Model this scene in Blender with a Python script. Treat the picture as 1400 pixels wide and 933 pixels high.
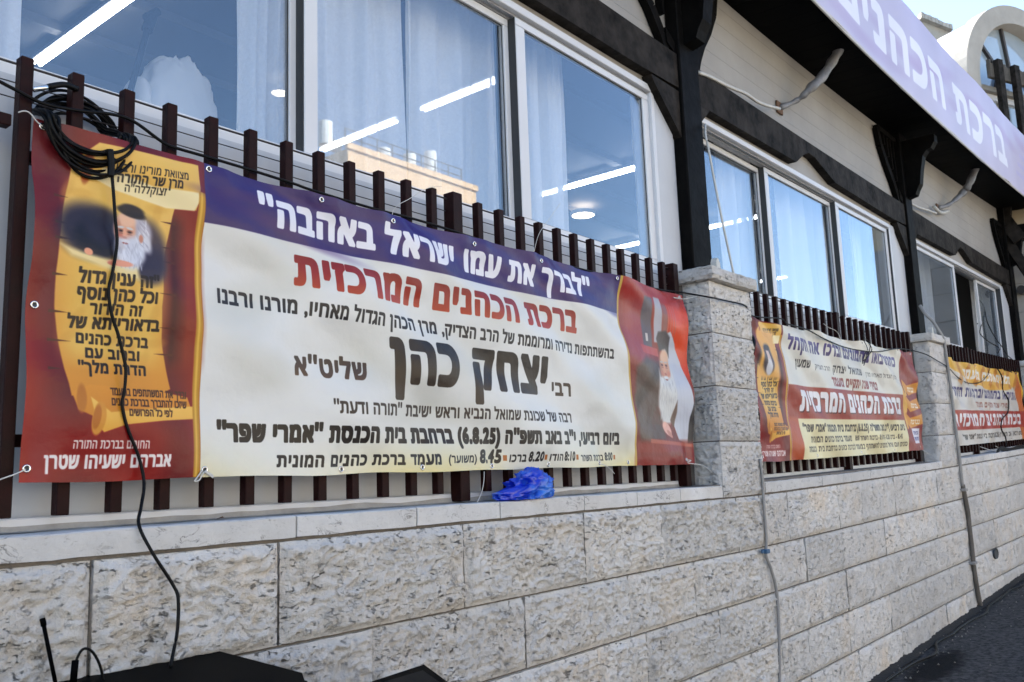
import bpy, bmesh, math, random
import numpy as np
from mathutils import Vector, Matrix, noise
sc = bpy.context.scene
for o in list(bpy.data.objects): bpy.data.objects.remove(o)
col = sc.collection
rad = math.radians
# ---------------------------------------------------------------- camera
F = 1210.3
_pi, _ro, _ya = rad(8.608), rad(2.067), rad(-50.927)
CAM = np.array([-.852, -2.0946, -.007])
def _rot(rx, ry, rz):
    cx, sx = math.cos(rx), math.sin(rx); cy, sy = math.cos(ry), math.sin(ry); cz, sz = math.cos(rz), math.sin(rz)
    return (np.array([[cz, -sz, 0], [sz, cz, 0], [0, 0, 1]]) @ np.array([[1, 0, 0], [0, cx, -sx], [0, sx, cx]])
            @ np.array([[cy, 0, sy], [0, 1, 0], [-sy, 0, cy]]))
MR = _rot(_pi, _ro, _ya)
def ray(x, y): return MR @ np.array([(x - 700) / F, 1, -(y - 466.5) / F])
def at(x, y, Y):                      # survey of the photograph: pixel -> point on the vertical plane Y
    d = ray(x, y); t = (Y - CAM[1]) / d[1]; return CAM + d * t
def atz(x, y, Z):
    d = ray(x, y); t = (Z - CAM[2]) / d[2]; return CAM + d * t
cd = bpy.data.cameras.new('camera'); cam = bpy.data.objects.new('camera', cd); col.objects.link(cam)
r_, f_, u_ = MR[:, 0], MR[:, 1], MR[:, 2]
cam.matrix_world = Matrix(((r_[0], u_[0], -f_[0], CAM[0]), (r_[1], u_[1], -f_[1], CAM[1]), (r_[2], u_[2], -f_[2], CAM[2]), (0, 0, 0, 1)))
cd.sensor_width = 36; cd.lens = 36 * F / 1400; cd.clip_start = .02; cd.clip_end = 2000
cd.dof.use_dof = True; cd.dof.focus_distance = 3.3; cd.dof.aperture_fstop = 9
sc.camera = cam
# ---------------------------------------------------------------- sky, sun, exposure
SUN_EL, SUN_AZ = rad(42), rad(20)     # azimuth clockwise from +Y: the sun stands behind the building
w = bpy.data.worlds.new('World'); sc.world = w; w.use_nodes = True
nt = w.node_tree; bg = nt.nodes['Background']
sky = nt.nodes.new('ShaderNodeTexSky'); sky.sky_type = 'NISHITA'; sky.sun_disc = False
sky.sun_elevation = SUN_EL; sky.sun_rotation = SUN_AZ; sky.dust_density = .5; sky.air_density = 1.0; sky.ozone_density = 1.3
nt.links.new(sky.outputs[0], bg.inputs[0]); bg.inputs[1].default_value = .115
sl = bpy.data.lights.new('sun', 'SUN'); sl.energy = 4.6; sl.angle = rad(.5); sl.color = (1, .95, .86)
so = bpy.data.objects.new('sun', sl); col.objects.link(so)
sd = Vector((math.sin(SUN_AZ) * math.cos(SUN_EL), math.cos(SUN_AZ) * math.cos(SUN_EL), math.sin(SUN_EL)))
so.rotation_euler = sd.to_track_quat('Z', 'Y').to_euler()
vs = sc.view_settings; vs.view_transform = 'Standard'; vs.look = 'None'; vs.gamma = 1; vs.use_curve_mapping = False
vs.exposure = 1.93
# ---------------------------------------------------------------- helpers
rnd = random.Random(5)
ROOT = {}
def lift(X, z):                       # the street climbs gently to the right and the upper courses follow it
    t = max(0., X - 3.6)
    return .0125 * t ** 1.3 * min(1, max(0, (z + 1.25) / 1.1))
def tag(o, label=None, cat=None, group=None, kind=None):
    if label: o['label'] = label
    if cat: o['category'] = cat
    if group: o['group'] = group
    if kind: o['kind'] = kind
    return o
def thing(name, label, cat, loc, group=None):
    o = bpy.data.objects.new(name, None); col.objects.link(o); o.location = loc; o.empty_display_size = .1
    ROOT[o.name] = Vector(loc); return tag(o, label, cat, group)
def obj(name, V, Fc, mat, parent=None, smooth=False, up=False, uv=None):
    if up: V = [(v[0], v[1], v[2] + lift(v[0], v[2])) for v in V]
    if parent is None:
        b = Vector(np.array(V).mean(axis=0)); b.z = min(v[2] for v in V)
    else: b = ROOT[parent.name]
    m = bpy.data.meshes.new(name); m.from_pydata([(v[0] - b.x, v[1] - b.y, v[2] - b.z) for v in V], [], Fc)
    if mat: m.materials.append(mat)
    if smooth: m.polygons.foreach_set('use_smooth', [True] * len(m.polygons))
    if uv is not None:
        l = m.uv_layers.new(name='UVMap')
        idx = np.empty(len(m.loops), int); m.loops.foreach_get('vertex_index', idx)
        l.data.foreach_set('uv', np.array(uv)[idx].ravel())
    o = bpy.data.objects.new(name, m); col.objects.link(o)
    if parent is None: o.location = b
    else: o.parent = parent
    ROOT[o.name] = b
    return o
class MB:
    def __init__(s): s.V = []; s.F = []
    def add(s, V, Fc):
        n = len(s.V); s.V += [tuple(v) for v in V]; s.F += [tuple(i + n for i in f) for f in Fc]; return s
    def box(s, x0, x1, y0, y1, z0, z1, bev=0.):
        x0, x1 = sorted((x0, x1)); y0, y1 = sorted((y0, y1)); z0, z1 = sorted((z0, z1))
        if bev <= 0:
            return s.add([(x, y, z) for z in (z0, z1) for y in (y0, y1) for x in (x0, x1)],
                         [(0, 2, 3, 1), (4, 5, 7, 6), (0, 1, 5, 4), (2, 6, 7, 3), (0, 4, 6, 2), (1, 3, 7, 5)])
        bm = bmesh.new(); bmesh.ops.create_cube(bm, size=1)
        for v in bm.verts: v.co = Vector((x0 + (v.co.x + .5) * (x1 - x0), y0 + (v.co.y + .5) * (y1 - y0), z0 + (v.co.z + .5) * (z1 - z0)))
        bmesh.ops.bevel(bm, geom=bm.edges[:], offset=bev, segments=1, affect='EDGES')
        bm.verts.ensure_lookup_table(); bm.verts.index_update()
        s.add([v.co[:] for v in bm.verts], [[v.index for v in f.verts] for f in bm.faces]); bm.free(); return s
    def prism(s, poly, y0, y1):       # outline in X,Z pushed through Y
        n = len(poly)
        V = [(p[0], y0, p[1]) for p in poly] + [(p[0], y1, p[1]) for p in poly]
        return s.add(V, [tuple(range(n)), tuple(range(2 * n - 1, n - 1, -1))] + [(i, i + n, (i + 1) % n + n, (i + 1) % n) for i in range(n)])
    def tube(s, pts, r, n=8, smooth=True):
        P = [Vector(p) for p in pts]
        if smooth and len(P) > 2:
            Q = []
            for i in range(len(P) - 1):
                a, b, c, d = P[max(0, i - 1)], P[i], P[i + 1], P[min(len(P) - 1, i + 2)]
                for k in range(5):
                    t = k / 5
                    Q.append(.5 * ((2 * b) + (c - a) * t + (2 * a - 5 * b + 4 * c - d) * t * t + (3 * b - a - 3 * c + d) * t ** 3))
            Q.append(P[-1]); rr = r if callable(r) else (lambda t: r); P = Q
        else: rr = r if callable(r) else (lambda t: r)
        V = []; Fc = []; up = Vector((0.31, 0.2, .93))
        m = len(P)
        for i, p in enumerate(P):
            d = (P[min(m - 1, i + 1)] - P[max(0, i - 1)])
            if d.length < 1e-9: d = Vector((0, 0, 1))
            d.normalize(); a = d.cross(up)
            if a.length < .05: a = d.cross(Vector((1, 0, 0)))
            a.normalize(); b = d.cross(a); up = a.cross(d).normalized() if False else up
            R = rr(i / max(1, m - 1))
            V += [(p + R * (math.cos(2 * math.pi * k / n) * a + math.sin(2 * math.pi * k / n) * b))[:] for k in range(n)]
        for i in range(m - 1):
            Fc += [(i * n + k, i * n + (k + 1) % n, (i + 1) * n + (k + 1) % n, (i + 1) * n + k) for k in range(n)]
        Fc += [tuple(range(n - 1, -1, -1)), tuple((m - 1) * n + k for k in range(n))]
        return s.add(V, Fc)
    def torus(s, c, R, r, axis='y', n=16, m=6):
        V = []
        for i in range(n):
            a = 2 * math.pi * i / n
            for j in range(m):
                b = 2 * math.pi * j / m; q = R + r * math.cos(b)
                V.append((c[0] + q * math.cos(a), c[1] + r * math.sin(b), c[2] + q * math.sin(a)))
        return s.add(V, [(i * m + j, i * m + (j + 1) % m, ((i + 1) % n) * m + (j + 1) % m, ((i + 1) % n) * m + j) for i in range(n) for j in range(m)])
    def build(s, name, mat, parent=None, smooth=False, up=False): return obj(name, s.V, s.F, mat, parent, smooth, up)
def N(p, f=1., o=0.): return noise.noise(Vector((p[0] * f + o, p[1] * f + o * .7, p[2] * f - o)))
# ---------------------------------------------------------------- materials
def lin(c): return tuple(((v / 255) / 12.92 if v / 255 <= .04045 else ((v / 255 + .055) / 1.055) ** 2.4) for v in c[:3]) + (1,)
def mat(name, base, rough=.6, metal=0., var=.0, vscale=6., vcol=None, bump=0., bscale=40., rnd_obj=0., spec=.5, coat=0.):
    m = bpy.data.materials.new(name); m.use_nodes = True; n = m.node_tree.nodes; l = m.node_tree.links
    b = n['Principled BSDF']; b.inputs['Roughness'].default_value = rough; b.inputs['Metallic'].default_value = metal
    b.inputs['Specular IOR Level'].default_value = spec
    if coat: b.inputs['Coat Weight'].default_value = coat
    base = tuple(base) + ((1,) if len(base) == 3 else ())
    b.inputs['Base Color'].default_value = base
    tc = n.new('ShaderNodeTexCoord')
    last = None
    if var or vcol:
        nz = n.new('ShaderNodeTexNoise'); nz.inputs['Scale'].default_value = vscale; nz.inputs['Detail'].default_value = 8; nz.inputs['Roughness'].default_value = .65
        l.new(tc.outputs['Object'], nz.inputs['Vector'])
        cr = n.new('ShaderNodeValToRGB'); cr.color_ramp.elements[0].position = .35; cr.color_ramp.elements[1].position = .68
        c2 = (tuple(vcol) + (1,))[:4] if vcol else tuple(v * (1 - var) for v in base[:3]) + (1,)
        cr.color_ramp.elements[0].color = c2; cr.color_ramp.elements[1].color = base
        l.new(nz.outputs[0], cr.inputs[0]); last = cr.outputs[0]; l.new(last, b.inputs['Base Color'])
        rr = n.new('ShaderNodeMapRange'); rr.inputs[3].default_value = max(.03, rough - .12); rr.inputs[4].default_value = min(1, rough + .12)
        l.new(nz.outputs[0], rr.inputs[0]); l.new(rr.outputs[0], b.inputs['Roughness'])
    if bump:
        nb = n.new('ShaderNodeTexNoise'); nb.inputs['Scale'].default_value = bscale; nb.inputs['Detail'].default_value = 8
        l.new(tc.outputs['Object'], nb.inputs['Vector'])
        bp = n.new('ShaderNodeBump'); bp.inputs['Strength'].default_value = bump; bp.inputs['Distance'].default_value = .01
        l.new(nb.outputs[0], bp.inputs['Height']); l.new(bp.outputs[0], b.inputs['Normal'])
    return m
def stone_mat(name, base, warm, dark, scale=1., pits=.5, bump=.5, lines=1.):
    """limestone: cream-grey body, ochre patches, crevice shade and grime painted as thin dark marks, per-stone tone"""
    m = bpy.data.materials.new(name); m.use_nodes = True; n = m.node_tree.nodes; l = m.node_tree.links
    b = n['Principled BSDF']; b.inputs['Roughness'].default_value = .88; b.inputs['Specular IOR Level'].default_value = .25
    g = n.new('ShaderNodeNewGeometry'); oi = n.new('ShaderNodeObjectInfo')
    def nz(s, d=8, r=.6, off=None, dist=0):
        t = n.new('ShaderNodeTexNoise'); t.inputs['Scale'].default_value = s * scale; t.inputs['Detail'].default_value = d
        t.inputs['Roughness'].default_value = r; t.inputs['Distortion'].default_value = dist
        l.new(off or g.outputs['Position'], t.inputs['Vector']); return t.outputs[0]
    def ramp(i, p0, p1, a=(0, 0, 0, 1), c=(1, 1, 1, 1)):
        t = n.new('ShaderNodeValToRGB'); t.color_ramp.elements[0].position = p0; t.color_ramp.elements[1].position = p1
        t.color_ramp.elements[0].color = a; t.color_ramp.elements[1].color = c; l.new(i, t.inputs[0]); return t.outputs[0]
    def mth(op, a, c=None):
        t = n.new('ShaderNodeMath'); t.operation = op
        for i, v in enumerate((a, c)):
            if v is None: continue
            if isinstance(v, (int, float)): t.inputs[i].default_value = v
            else: l.new(v, t.inputs[i])
        return t.outputs[0]
    def mix(f, a, c, ty='MIX'):
        t = n.new('ShaderNodeMix'); t.data_type = 'RGBA'; t.blend_type = ty
        if isinstance(f, (int, float)): t.inputs[0].default_value = f
        else: l.new(f, t.inputs[0])
        for i, v in ((6, a), (7, c)):
            if isinstance(v, tuple): t.inputs[i].default_value = v
            else: l.new(v, t.inputs[i])
        return t.outputs[2]
    body = ramp(nz(9, 8, .7), .3, .72, tuple(v * .80 for v in base) + (1,), tuple(base) + (1,))
    wf = mth('MULTIPLY', ramp(nz(3.1, 4, .6), .48, .66), mth('MULTIPLY', oi.outputs['Random'], .9))
    c = mix(wf, body, tuple(warm) + (1,))
    tone = n.new('ShaderNodeMapRange'); l.new(oi.outputs['Random'], tone.inputs[0]); tone.inputs[3].default_value = .86; tone.inputs[4].default_value = 1.06
    # crevice lines, shade put into the colour: thin where a distorted noise crosses its middle, broken up by another noise
    mp = n.new('ShaderNodeMapping'); mp.inputs['Scale'].default_value = (1, 1, 1.7); l.new(g.outputs['Position'], mp.inputs[0])
    n1 = nz(17, 5, .6, mp.outputs[0], 1.2)
    ln = mth('ABSOLUTE', mth('SUBTRACT', n1, .5))
    lnm = ramp(ln, .0, .026, (1, 1, 1, 1), (0, 0, 0, 1))
    br = ramp(nz(13, 4, .6), .52, .62)
    mp2 = n.new('ShaderNodeMapping'); mp2.inputs['Rotation'].default_value = (0, .55, 0); mp2.inputs['Scale'].default_value = (1, 1, 2.4); l.new(g.outputs['Position'], mp2.inputs[0])
    mp3 = n.new('ShaderNodeMapping'); mp3.inputs['Rotation'].default_value = (0, -.9, 0); mp3.inputs['Scale'].default_value = (1, 1, 2.6); l.new(g.outputs['Position'], mp3.inputs[0])
    pa_ = ramp(nz(27, 6, .68, mp2.outputs[0], .3), .60, .66); pb_ = ramp(nz(46, 5, .65, mp3.outputs[0], .3), .615, .68)
    br2 = ramp(nz(5, 3, .6), .40, .58)
    pit = mth('MAXIMUM', pa_, mth('MULTIPLY', pb_, .8))
    d = mth('MULTIPLY', lnm, mth('MULTIPLY', br, .8 * lines)); d2 = mth('MULTIPLY', pit, mth('MULTIPLY', mth('ADD', mth('MULTIPLY', br2, .75), .25), pits))
    dirt_shade = mth('MAXIMUM', d, d2)  # shade and grime of crevices and pits, put into the colour
    c = mix(dirt_shade, c, tuple(dark) + (1,))
    grey = ramp(nz(1.3, 3, .5), .5, .75); c = mix(mth('MULTIPLY', grey, .22), c, (.30, .30, .31, 1))
    vm = n.new('ShaderNodeVectorMath'); vm.operation = 'SCALE'; l.new(c, vm.inputs[0]); l.new(tone.outputs[0], vm.inputs[3])
    l.new(vm.outputs[0], b.inputs['Base Color'])
    h = mth('SUBTRACT', mth('ADD', mth('MULTIPLY', nz(30, 8, .7), 1.), mth('MULTIPLY', n1, .3)), mth('MULTIPLY', dirt_shade, .8))
    bp = n.new('ShaderNodeBump'); bp.inputs['Strength'].default_value = bump; bp.inputs['Distance'].default_value = .012
    l.new(h, bp.inputs['Height']); l.new(bp.outputs[0], b.inputs['Normal'])
    return m
M = {}
M['stone'] = stone_mat('limestone', (.80, .775, .735), (.75, .65, .53), (.13, .11, .09), 1., .62, 1.4, .3)
M['pillar'] = stone_mat('pillar_limestone', (.76, .735, .70), (.66, .61, .54), (.07, .065, .06), 1.15, .9, 1.4, .35)
M['ledge'] = stone_mat('ledge_limestone', (.72, .71, .69), (.55, .52, .48), (.12, .11, .10), .8, .35, .35, 1.1)
M['mortar'] = mat('mortar', (.20, .18, .16), .95, var=.35, vscale=9, bump=.5, bscale=90)
M['white_wall'] = mat('white_painted_panel', (.52, .54, .57), .55, var=.10, vscale=2.2, bump=.08, bscale=30)
M['cream'] = mat('cream_cladding', (.33, .313, .287), .6, var=.22, vscale=1.6, bump=.05, bscale=20)
M['plaster'] = mat('grey_plaster', (.42, .40, .37), .9, var=.3, vscale=12, bump=.4, bscale=60)
M['alu'] = mat('white_aluminium', (.64, .65, .67), .35, var=.06, vscale=3)
M['alu_grey'] = mat('grey_window_track', (.30, .31, .33), .4, var=.1, vscale=4)
M['shade'] = mat('dark_grey_mirrored_edge', (.035, .042, .045), .6)  # dark tone standing in for edges reflected in the panes
M['seal'] = mat('dark_seal_and_shade', (.03, .032, .035), .6)  # rubber seals, and the painted shade strips on sash edges
M['timber'] = mat('black_stained_timber', (.0030, .0028, .003), .5, var=.5, vscale=9, vcol=(.007, .0065, .006), bump=.25, bscale=25, spec=.03)
M['timber2'] = mat('weathered_dark_timber', (.006, .0055, .005), .6, vscale=7, vcol=(.034, .029, .025), bump=.5, bscale=22, spec=.04)
M['soffit'] = mat('black_soffit_boards', (.0012, .0012, .0014), .7, spec=.04)
M['picket'] = mat('maroon_painted_steel', (.020, .0035, .0032), .5, vscale=14, vcol=(.009, .0022, .002), bump=.12, bscale=120, spec=.12)
M['rod'] = mat('thin_dark_rod', (.02, .015, .015), .5)
M['cable'] = mat('black_rubber_cable', (.003, .003, .0035), .45, spec=.15)
M['wire_white'] = mat('white_cord', (.62, .61, .58), .7, var=.2, vscale=30)
M['conduit'] = mat('white_plastic_conduit', (.55, .54, .50), .45, var=.2, vscale=8)
M['greycond'] = mat('grey_plastic_conduit', (.33, .32, .31), .5, var=.3, vscale=6)
M['rustcond'] = mat('weathered_brown_conduit', (.16, .14, .12), .7, var=.4, vscale=7)
M['wrap'] = mat('grey_tape_wrapped_pipe', (.20, .20, .21), .45, var=.35, vscale=11, vcol=(.10, .10, .10), bump=.8, bscale=35)
M['metal'] = mat('bright_metal', (.75, .74, .72), .25, 1.)
M['rust'] = mat('rusty_bracket', (.16, .08, .04), .8, var=.5, vscale=30)
M['black_plastic'] = mat('black_moulded_plastic', (.0015, .0015, .0018), .7, bump=.15, bscale=250, spec=.03)
M['screen'] = mat('dark_glossy_cover', (.002, .003, .005), .45, spec=.04)
M['blue_valve'] = mat('blue_plastic_clip', (.05, .12, .22), .5)
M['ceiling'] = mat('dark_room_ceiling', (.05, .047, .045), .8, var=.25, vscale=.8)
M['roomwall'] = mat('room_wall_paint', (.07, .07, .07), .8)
M['cloth'] = mat('white_draped_cloth', (.72, .71, .68), .85, bump=.15, bscale=300)
M['concrete'] = mat('pale_cast_concrete', (.38, .355, .32), .85, var=.2, vscale=1.7, vcol=(.30, .28, .25), bump=.3, bscale=14)
M['concrete_w'] = mat('white_render', (.52, .50, .465), .85, var=.12, vscale=2, bump=.2, bscale=14)
M['concrete_g'] = mat('stained_grey_concrete', (.30, .28, .25), .9, var=.4, vscale=3, bump=.4, bscale=14)
M['beige'] = mat('beige_stone_cladding', (.52, .42, .28), .85, var=.12, vscale=.5)
M['sunhouse'] = mat('warm_sandstone_cladding', (.80, .52, .28), .85, var=.1, vscale=.5)
M['boiler'] = mat('white_boiler_enamel', (.8, .8, .78), .4)
M['brownmetal'] = mat('brown_window_bars', (.035, .03, .028), .5)
M['roughwall'] = stone_mat('rough_parapet_stone', (.50, .47, .42), (.50, .42, .32), (.12, .10, .08), .6, .6, .8)
def emis(name, c, s):
    m = bpy.data.materials.new(name); m.use_nodes = True; n = m.node_tree.nodes; l = m.node_tree.links
    b = n['Principled BSDF']; b.inputs['Base Color'].default_value = (.8, .8, .8, 1)
    b.inputs['Emission Color'].default_value = c + (1,); b.inputs['Emission Strength'].default_value = s; return m
M['tube'] = emis('lit_fluorescent_tube', (1, .99, .95), 7.)
M['warm'] = emis('lit_warm_lamp', (1, .80, .55), 5.)
def glass(name, ior=.115, tint=(.93, .95, .975), pale=0.):
    m = bpy.data.materials.new(name); m.use_nodes = True; n = m.node_tree.nodes; l = m.node_tree.links
    n.remove(n['Principled BSDF'])
    t = n.new('ShaderNodeBsdfTransparent'); t.inputs[0].default_value = tint + (1,)
    g = n.new('ShaderNodeBsdfGlossy'); g.inputs['Roughness'].default_value = .004; g.inputs['Color'].default_value = (.86, .93, 1, 1)
    lw = n.new('ShaderNodeLayerWeight'); lw.inputs[0].default_value = .5
    pw = n.new('ShaderNodeMath'); pw.operation = 'POWER'; l.new(lw.outputs['Facing'], pw.inputs[0]); pw.inputs[1].default_value = 4.
    f = n.new('ShaderNodeMath'); f.operation = 'MULTIPLY_ADD'; l.new(pw.outputs[0], f.inputs[0]); f.inputs[1].default_value = 1 - ior; f.inputs[2].default_value = ior
    x = n.new('ShaderNodeMixShader'); l.new(f.outputs[0], x.inputs[0]); l.new(t.outputs[0], x.inputs[1]); l.new(g.outputs[0], x.inputs[2])
    l.new(x.outputs[0], n['Material Output'].inputs[0])
    return m
M['glass'] = glass('window_glass')
def sheer(name, c, tr):
    m = bpy.data.materials.new(name); m.use_nodes = True; n = m.node_tree.nodes; l = m.node_tree.links
    n.remove(n['Principled BSDF'])
    t = n.new('ShaderNodeBsdfTransparent'); d = n.new('ShaderNodeBsdfDiffuse'); d.inputs[0].default_value = c + (1,)
    u = n.new('ShaderNodeBsdfTranslucent'); u.inputs[0].default_value = c + (1,)
    a = n.new('ShaderNodeMixShader'); a.inputs[0].default_value = .22; l.new(d.outputs[0], a.inputs[1]); l.new(u.outputs[0], a.inputs[2])
    x = n.new('ShaderNodeMixShader'); l.new(a.outputs[0], x.inputs[1]); l.new(t.outputs[0], x.inputs[2])
    # thread density: fine weave noise
    tc = n.new('ShaderNodeTexCoord'); nz = n.new('ShaderNodeTexNoise'); nz.inputs['Scale'].default_value = 90; l.new(tc.outputs['Object'], nz.inputs['Vector'])
    mr = n.new('ShaderNodeMapRange'); mr.inputs[3].default_value = tr - .1; mr.inputs[4].default_value = tr + .1; l.new(nz.outputs[0], mr.inputs[0]); l.new(mr.outputs[0], x.inputs[0])
    l.new(x.outputs[0], n['Material Output'].inputs[0]); return m
M['curtain'] = sheer('sheer_white_curtain', (.95, .95, .94), .16)
# blue bag: thin shiny film
def bagmat():
    m = bpy.data.materials.new('blue_plastic_film'); m.use_nodes = True; n = m.node_tree.nodes; l = m.node_tree.links
    b = n['Principled BSDF']; b.inputs['Roughness'].default_value = .22; b.inputs['Specular IOR Level'].default_value = .9
    tc = n.new('ShaderNodeTexCoord'); nz = n.new('ShaderNodeTexNoise'); nz.inputs['Scale'].default_value = 9; nz.inputs['Detail'].default_value = 2
    l.new(tc.outputs['Object'], nz.inputs['Vector'])
    cr = n.new('ShaderNodeValToRGB'); cr.color_ramp.elements[0].position = .4; cr.color_ramp.elements[0].color = (.008, .045, .70, 1)
    cr.color_ramp.elements[1].position = .68; cr.color_ramp.elements[1].color = (.07, .30, .95, 1)
    l.new(nz.outputs[0], cr.inputs[0]); l.new(cr.outputs[0], b.inputs['Base Color'])
    b.inputs['Subsurface Weight'].default_value = 0
    u = n.new('ShaderNodeBsdfTranslucent'); l.new(cr.outputs[0], u.inputs[0])
    x = n.new('ShaderNodeMixShader'); x.inputs[0].default_value = .35; l.new(b.outputs[0], x.inputs[1]); l.new(u.outputs[0], x.inputs[2])
    l.new(x.outputs[0], n['Material Output'].inputs[0]); return m
M['bag'] = bagmat()
# asphalt with old patches and a dark damp stain
def asphalt():
    m = mat('asphalt', (.115, .112, .11), .95, vscale=26, vcol=(.016, .016, .018), bump=1., bscale=110, spec=.15)
    n = m.node_tree.nodes; l = m.node_tree.links; b = n['Principled BSDF']
    g = n.new('ShaderNodeNewGeometry')
    src = b.inputs['Base Color'].links[0].from_socket
    s = atz(1281, 917, -1.46)
    mp = n.new('ShaderNodeMapping'); mp.vector_type = 'POINT'; mp.inputs['Location'].default_value = (-s[0] / .55, -s[1] / .13, 0); mp.inputs['Scale'].default_value = (1 / .55, 1 / .13, 0)
    l.new(g.outputs['Position'], mp.inputs[0])
    ln = n.new('ShaderNodeVectorMath'); ln.operation = 'LENGTH'; l.new(mp.outputs[0], ln.inputs[0])
    nz = n.new('ShaderNodeTexNoise'); nz.inputs['Scale'].default_value = 14; l.new(g.outputs['Position'], nz.inputs['Vector'])
    ad = n.new('ShaderNodeMath'); ad.operation = 'ADD'; l.new(ln.outputs['Value'], ad.inputs[0]); l.new(nz.outputs[0], ad.inputs[1])
    mr = n.new('ShaderNodeMapRange'); mr.inputs[1].default_value = 1.25; mr.inputs[2].default_value = 1.75; mr.inputs[3].default_value = 1; mr.inputs[4].default_value = 0; l.new(ad.outputs[0], mr.inputs[0])
    x = n.new('ShaderNodeMix'); x.data_type = 'RGBA'; l.new(mr.outputs[0], x.inputs[0]); l.new(src, x.inputs[6]); x.inputs[7].default_value = (.008, .008, .009, 1)
    l.new(x.outputs[2], b.inputs['Base Color']); return m
M['asphalt'] = asphalt()
# ================================================================ printed banners (drawn here, pixel by pixel)
_gl = {}
def glyphs(s, tr=1.):
    if (s, tr) in _gl: return _gl[(s, tr)]
    c = bpy.data.curves.new('t', 'FONT'); c.body = s; c.resolution_u = 3; c.space_character = tr; c.fill_mode = 'NONE'
    o = bpy.data.objects.new('t', c); col.objects.link(o)
    dg = bpy.context.evaluated_depsgraph_get(); ev = o.evaluated_get(dg); m = ev.to_mesh()
    V = np.empty(len(m.vertices) * 3); m.vertices.foreach_get('co', V); V = V.reshape(-1, 3)[:, :2].copy()
    T = np.empty(len(m.edges) * 2, int); m.edges.foreach_get('vertices', T); T = T.reshape(-1, 2)
    # walk every outline so that all its edges run the same way round
    nb = {}
    for p, q in T.tolist(): nb.setdefault(p, []).append(q); nb.setdefault(q, []).append(p)
    seen = set(); E_ = []
    for st in nb:
        if st in seen: continue
        loop = [st]; seen.add(st); cur = st
        while True:
            nx = [q for q in nb[cur] if q not in seen]
            if not nx: break
            cur = min(nx) if cur == st else nx[0]; seen.add(cur); loop.append(cur)
        E_ += list(zip(loop, loop[1:] + loop[:1]))
    ev.to_mesh_clear(); bpy.data.objects.remove(o); bpy.data.curves.remove(c)
    _gl[(s, tr)] = (V, np.array(E_)); return _gl[(s, tr)]
_hb = glyphs('\u05d4'); HB = _hb[0][:, 1].max()      # height of a Hebrew letter
def visual(s):                                       # logical RTL -> left-to-right glyph order, numbers kept
    out = []; i = 0; r = s.replace('"', "''")[::-1]
    r = r.translate(str.maketrans('()', ')('))
    while i < len(r):
        if r[i].isdigit():
            j = i
            while j < len(r) and (r[j].isdigit() or (r[j] in '.:' and j + 1 < len(r) and r[j + 1].isdigit())): j += 1
            out.append(r[i:j][::-1]); i = j
        else: out.append(r[i]); i += 1
    return ''.join(out)
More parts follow.
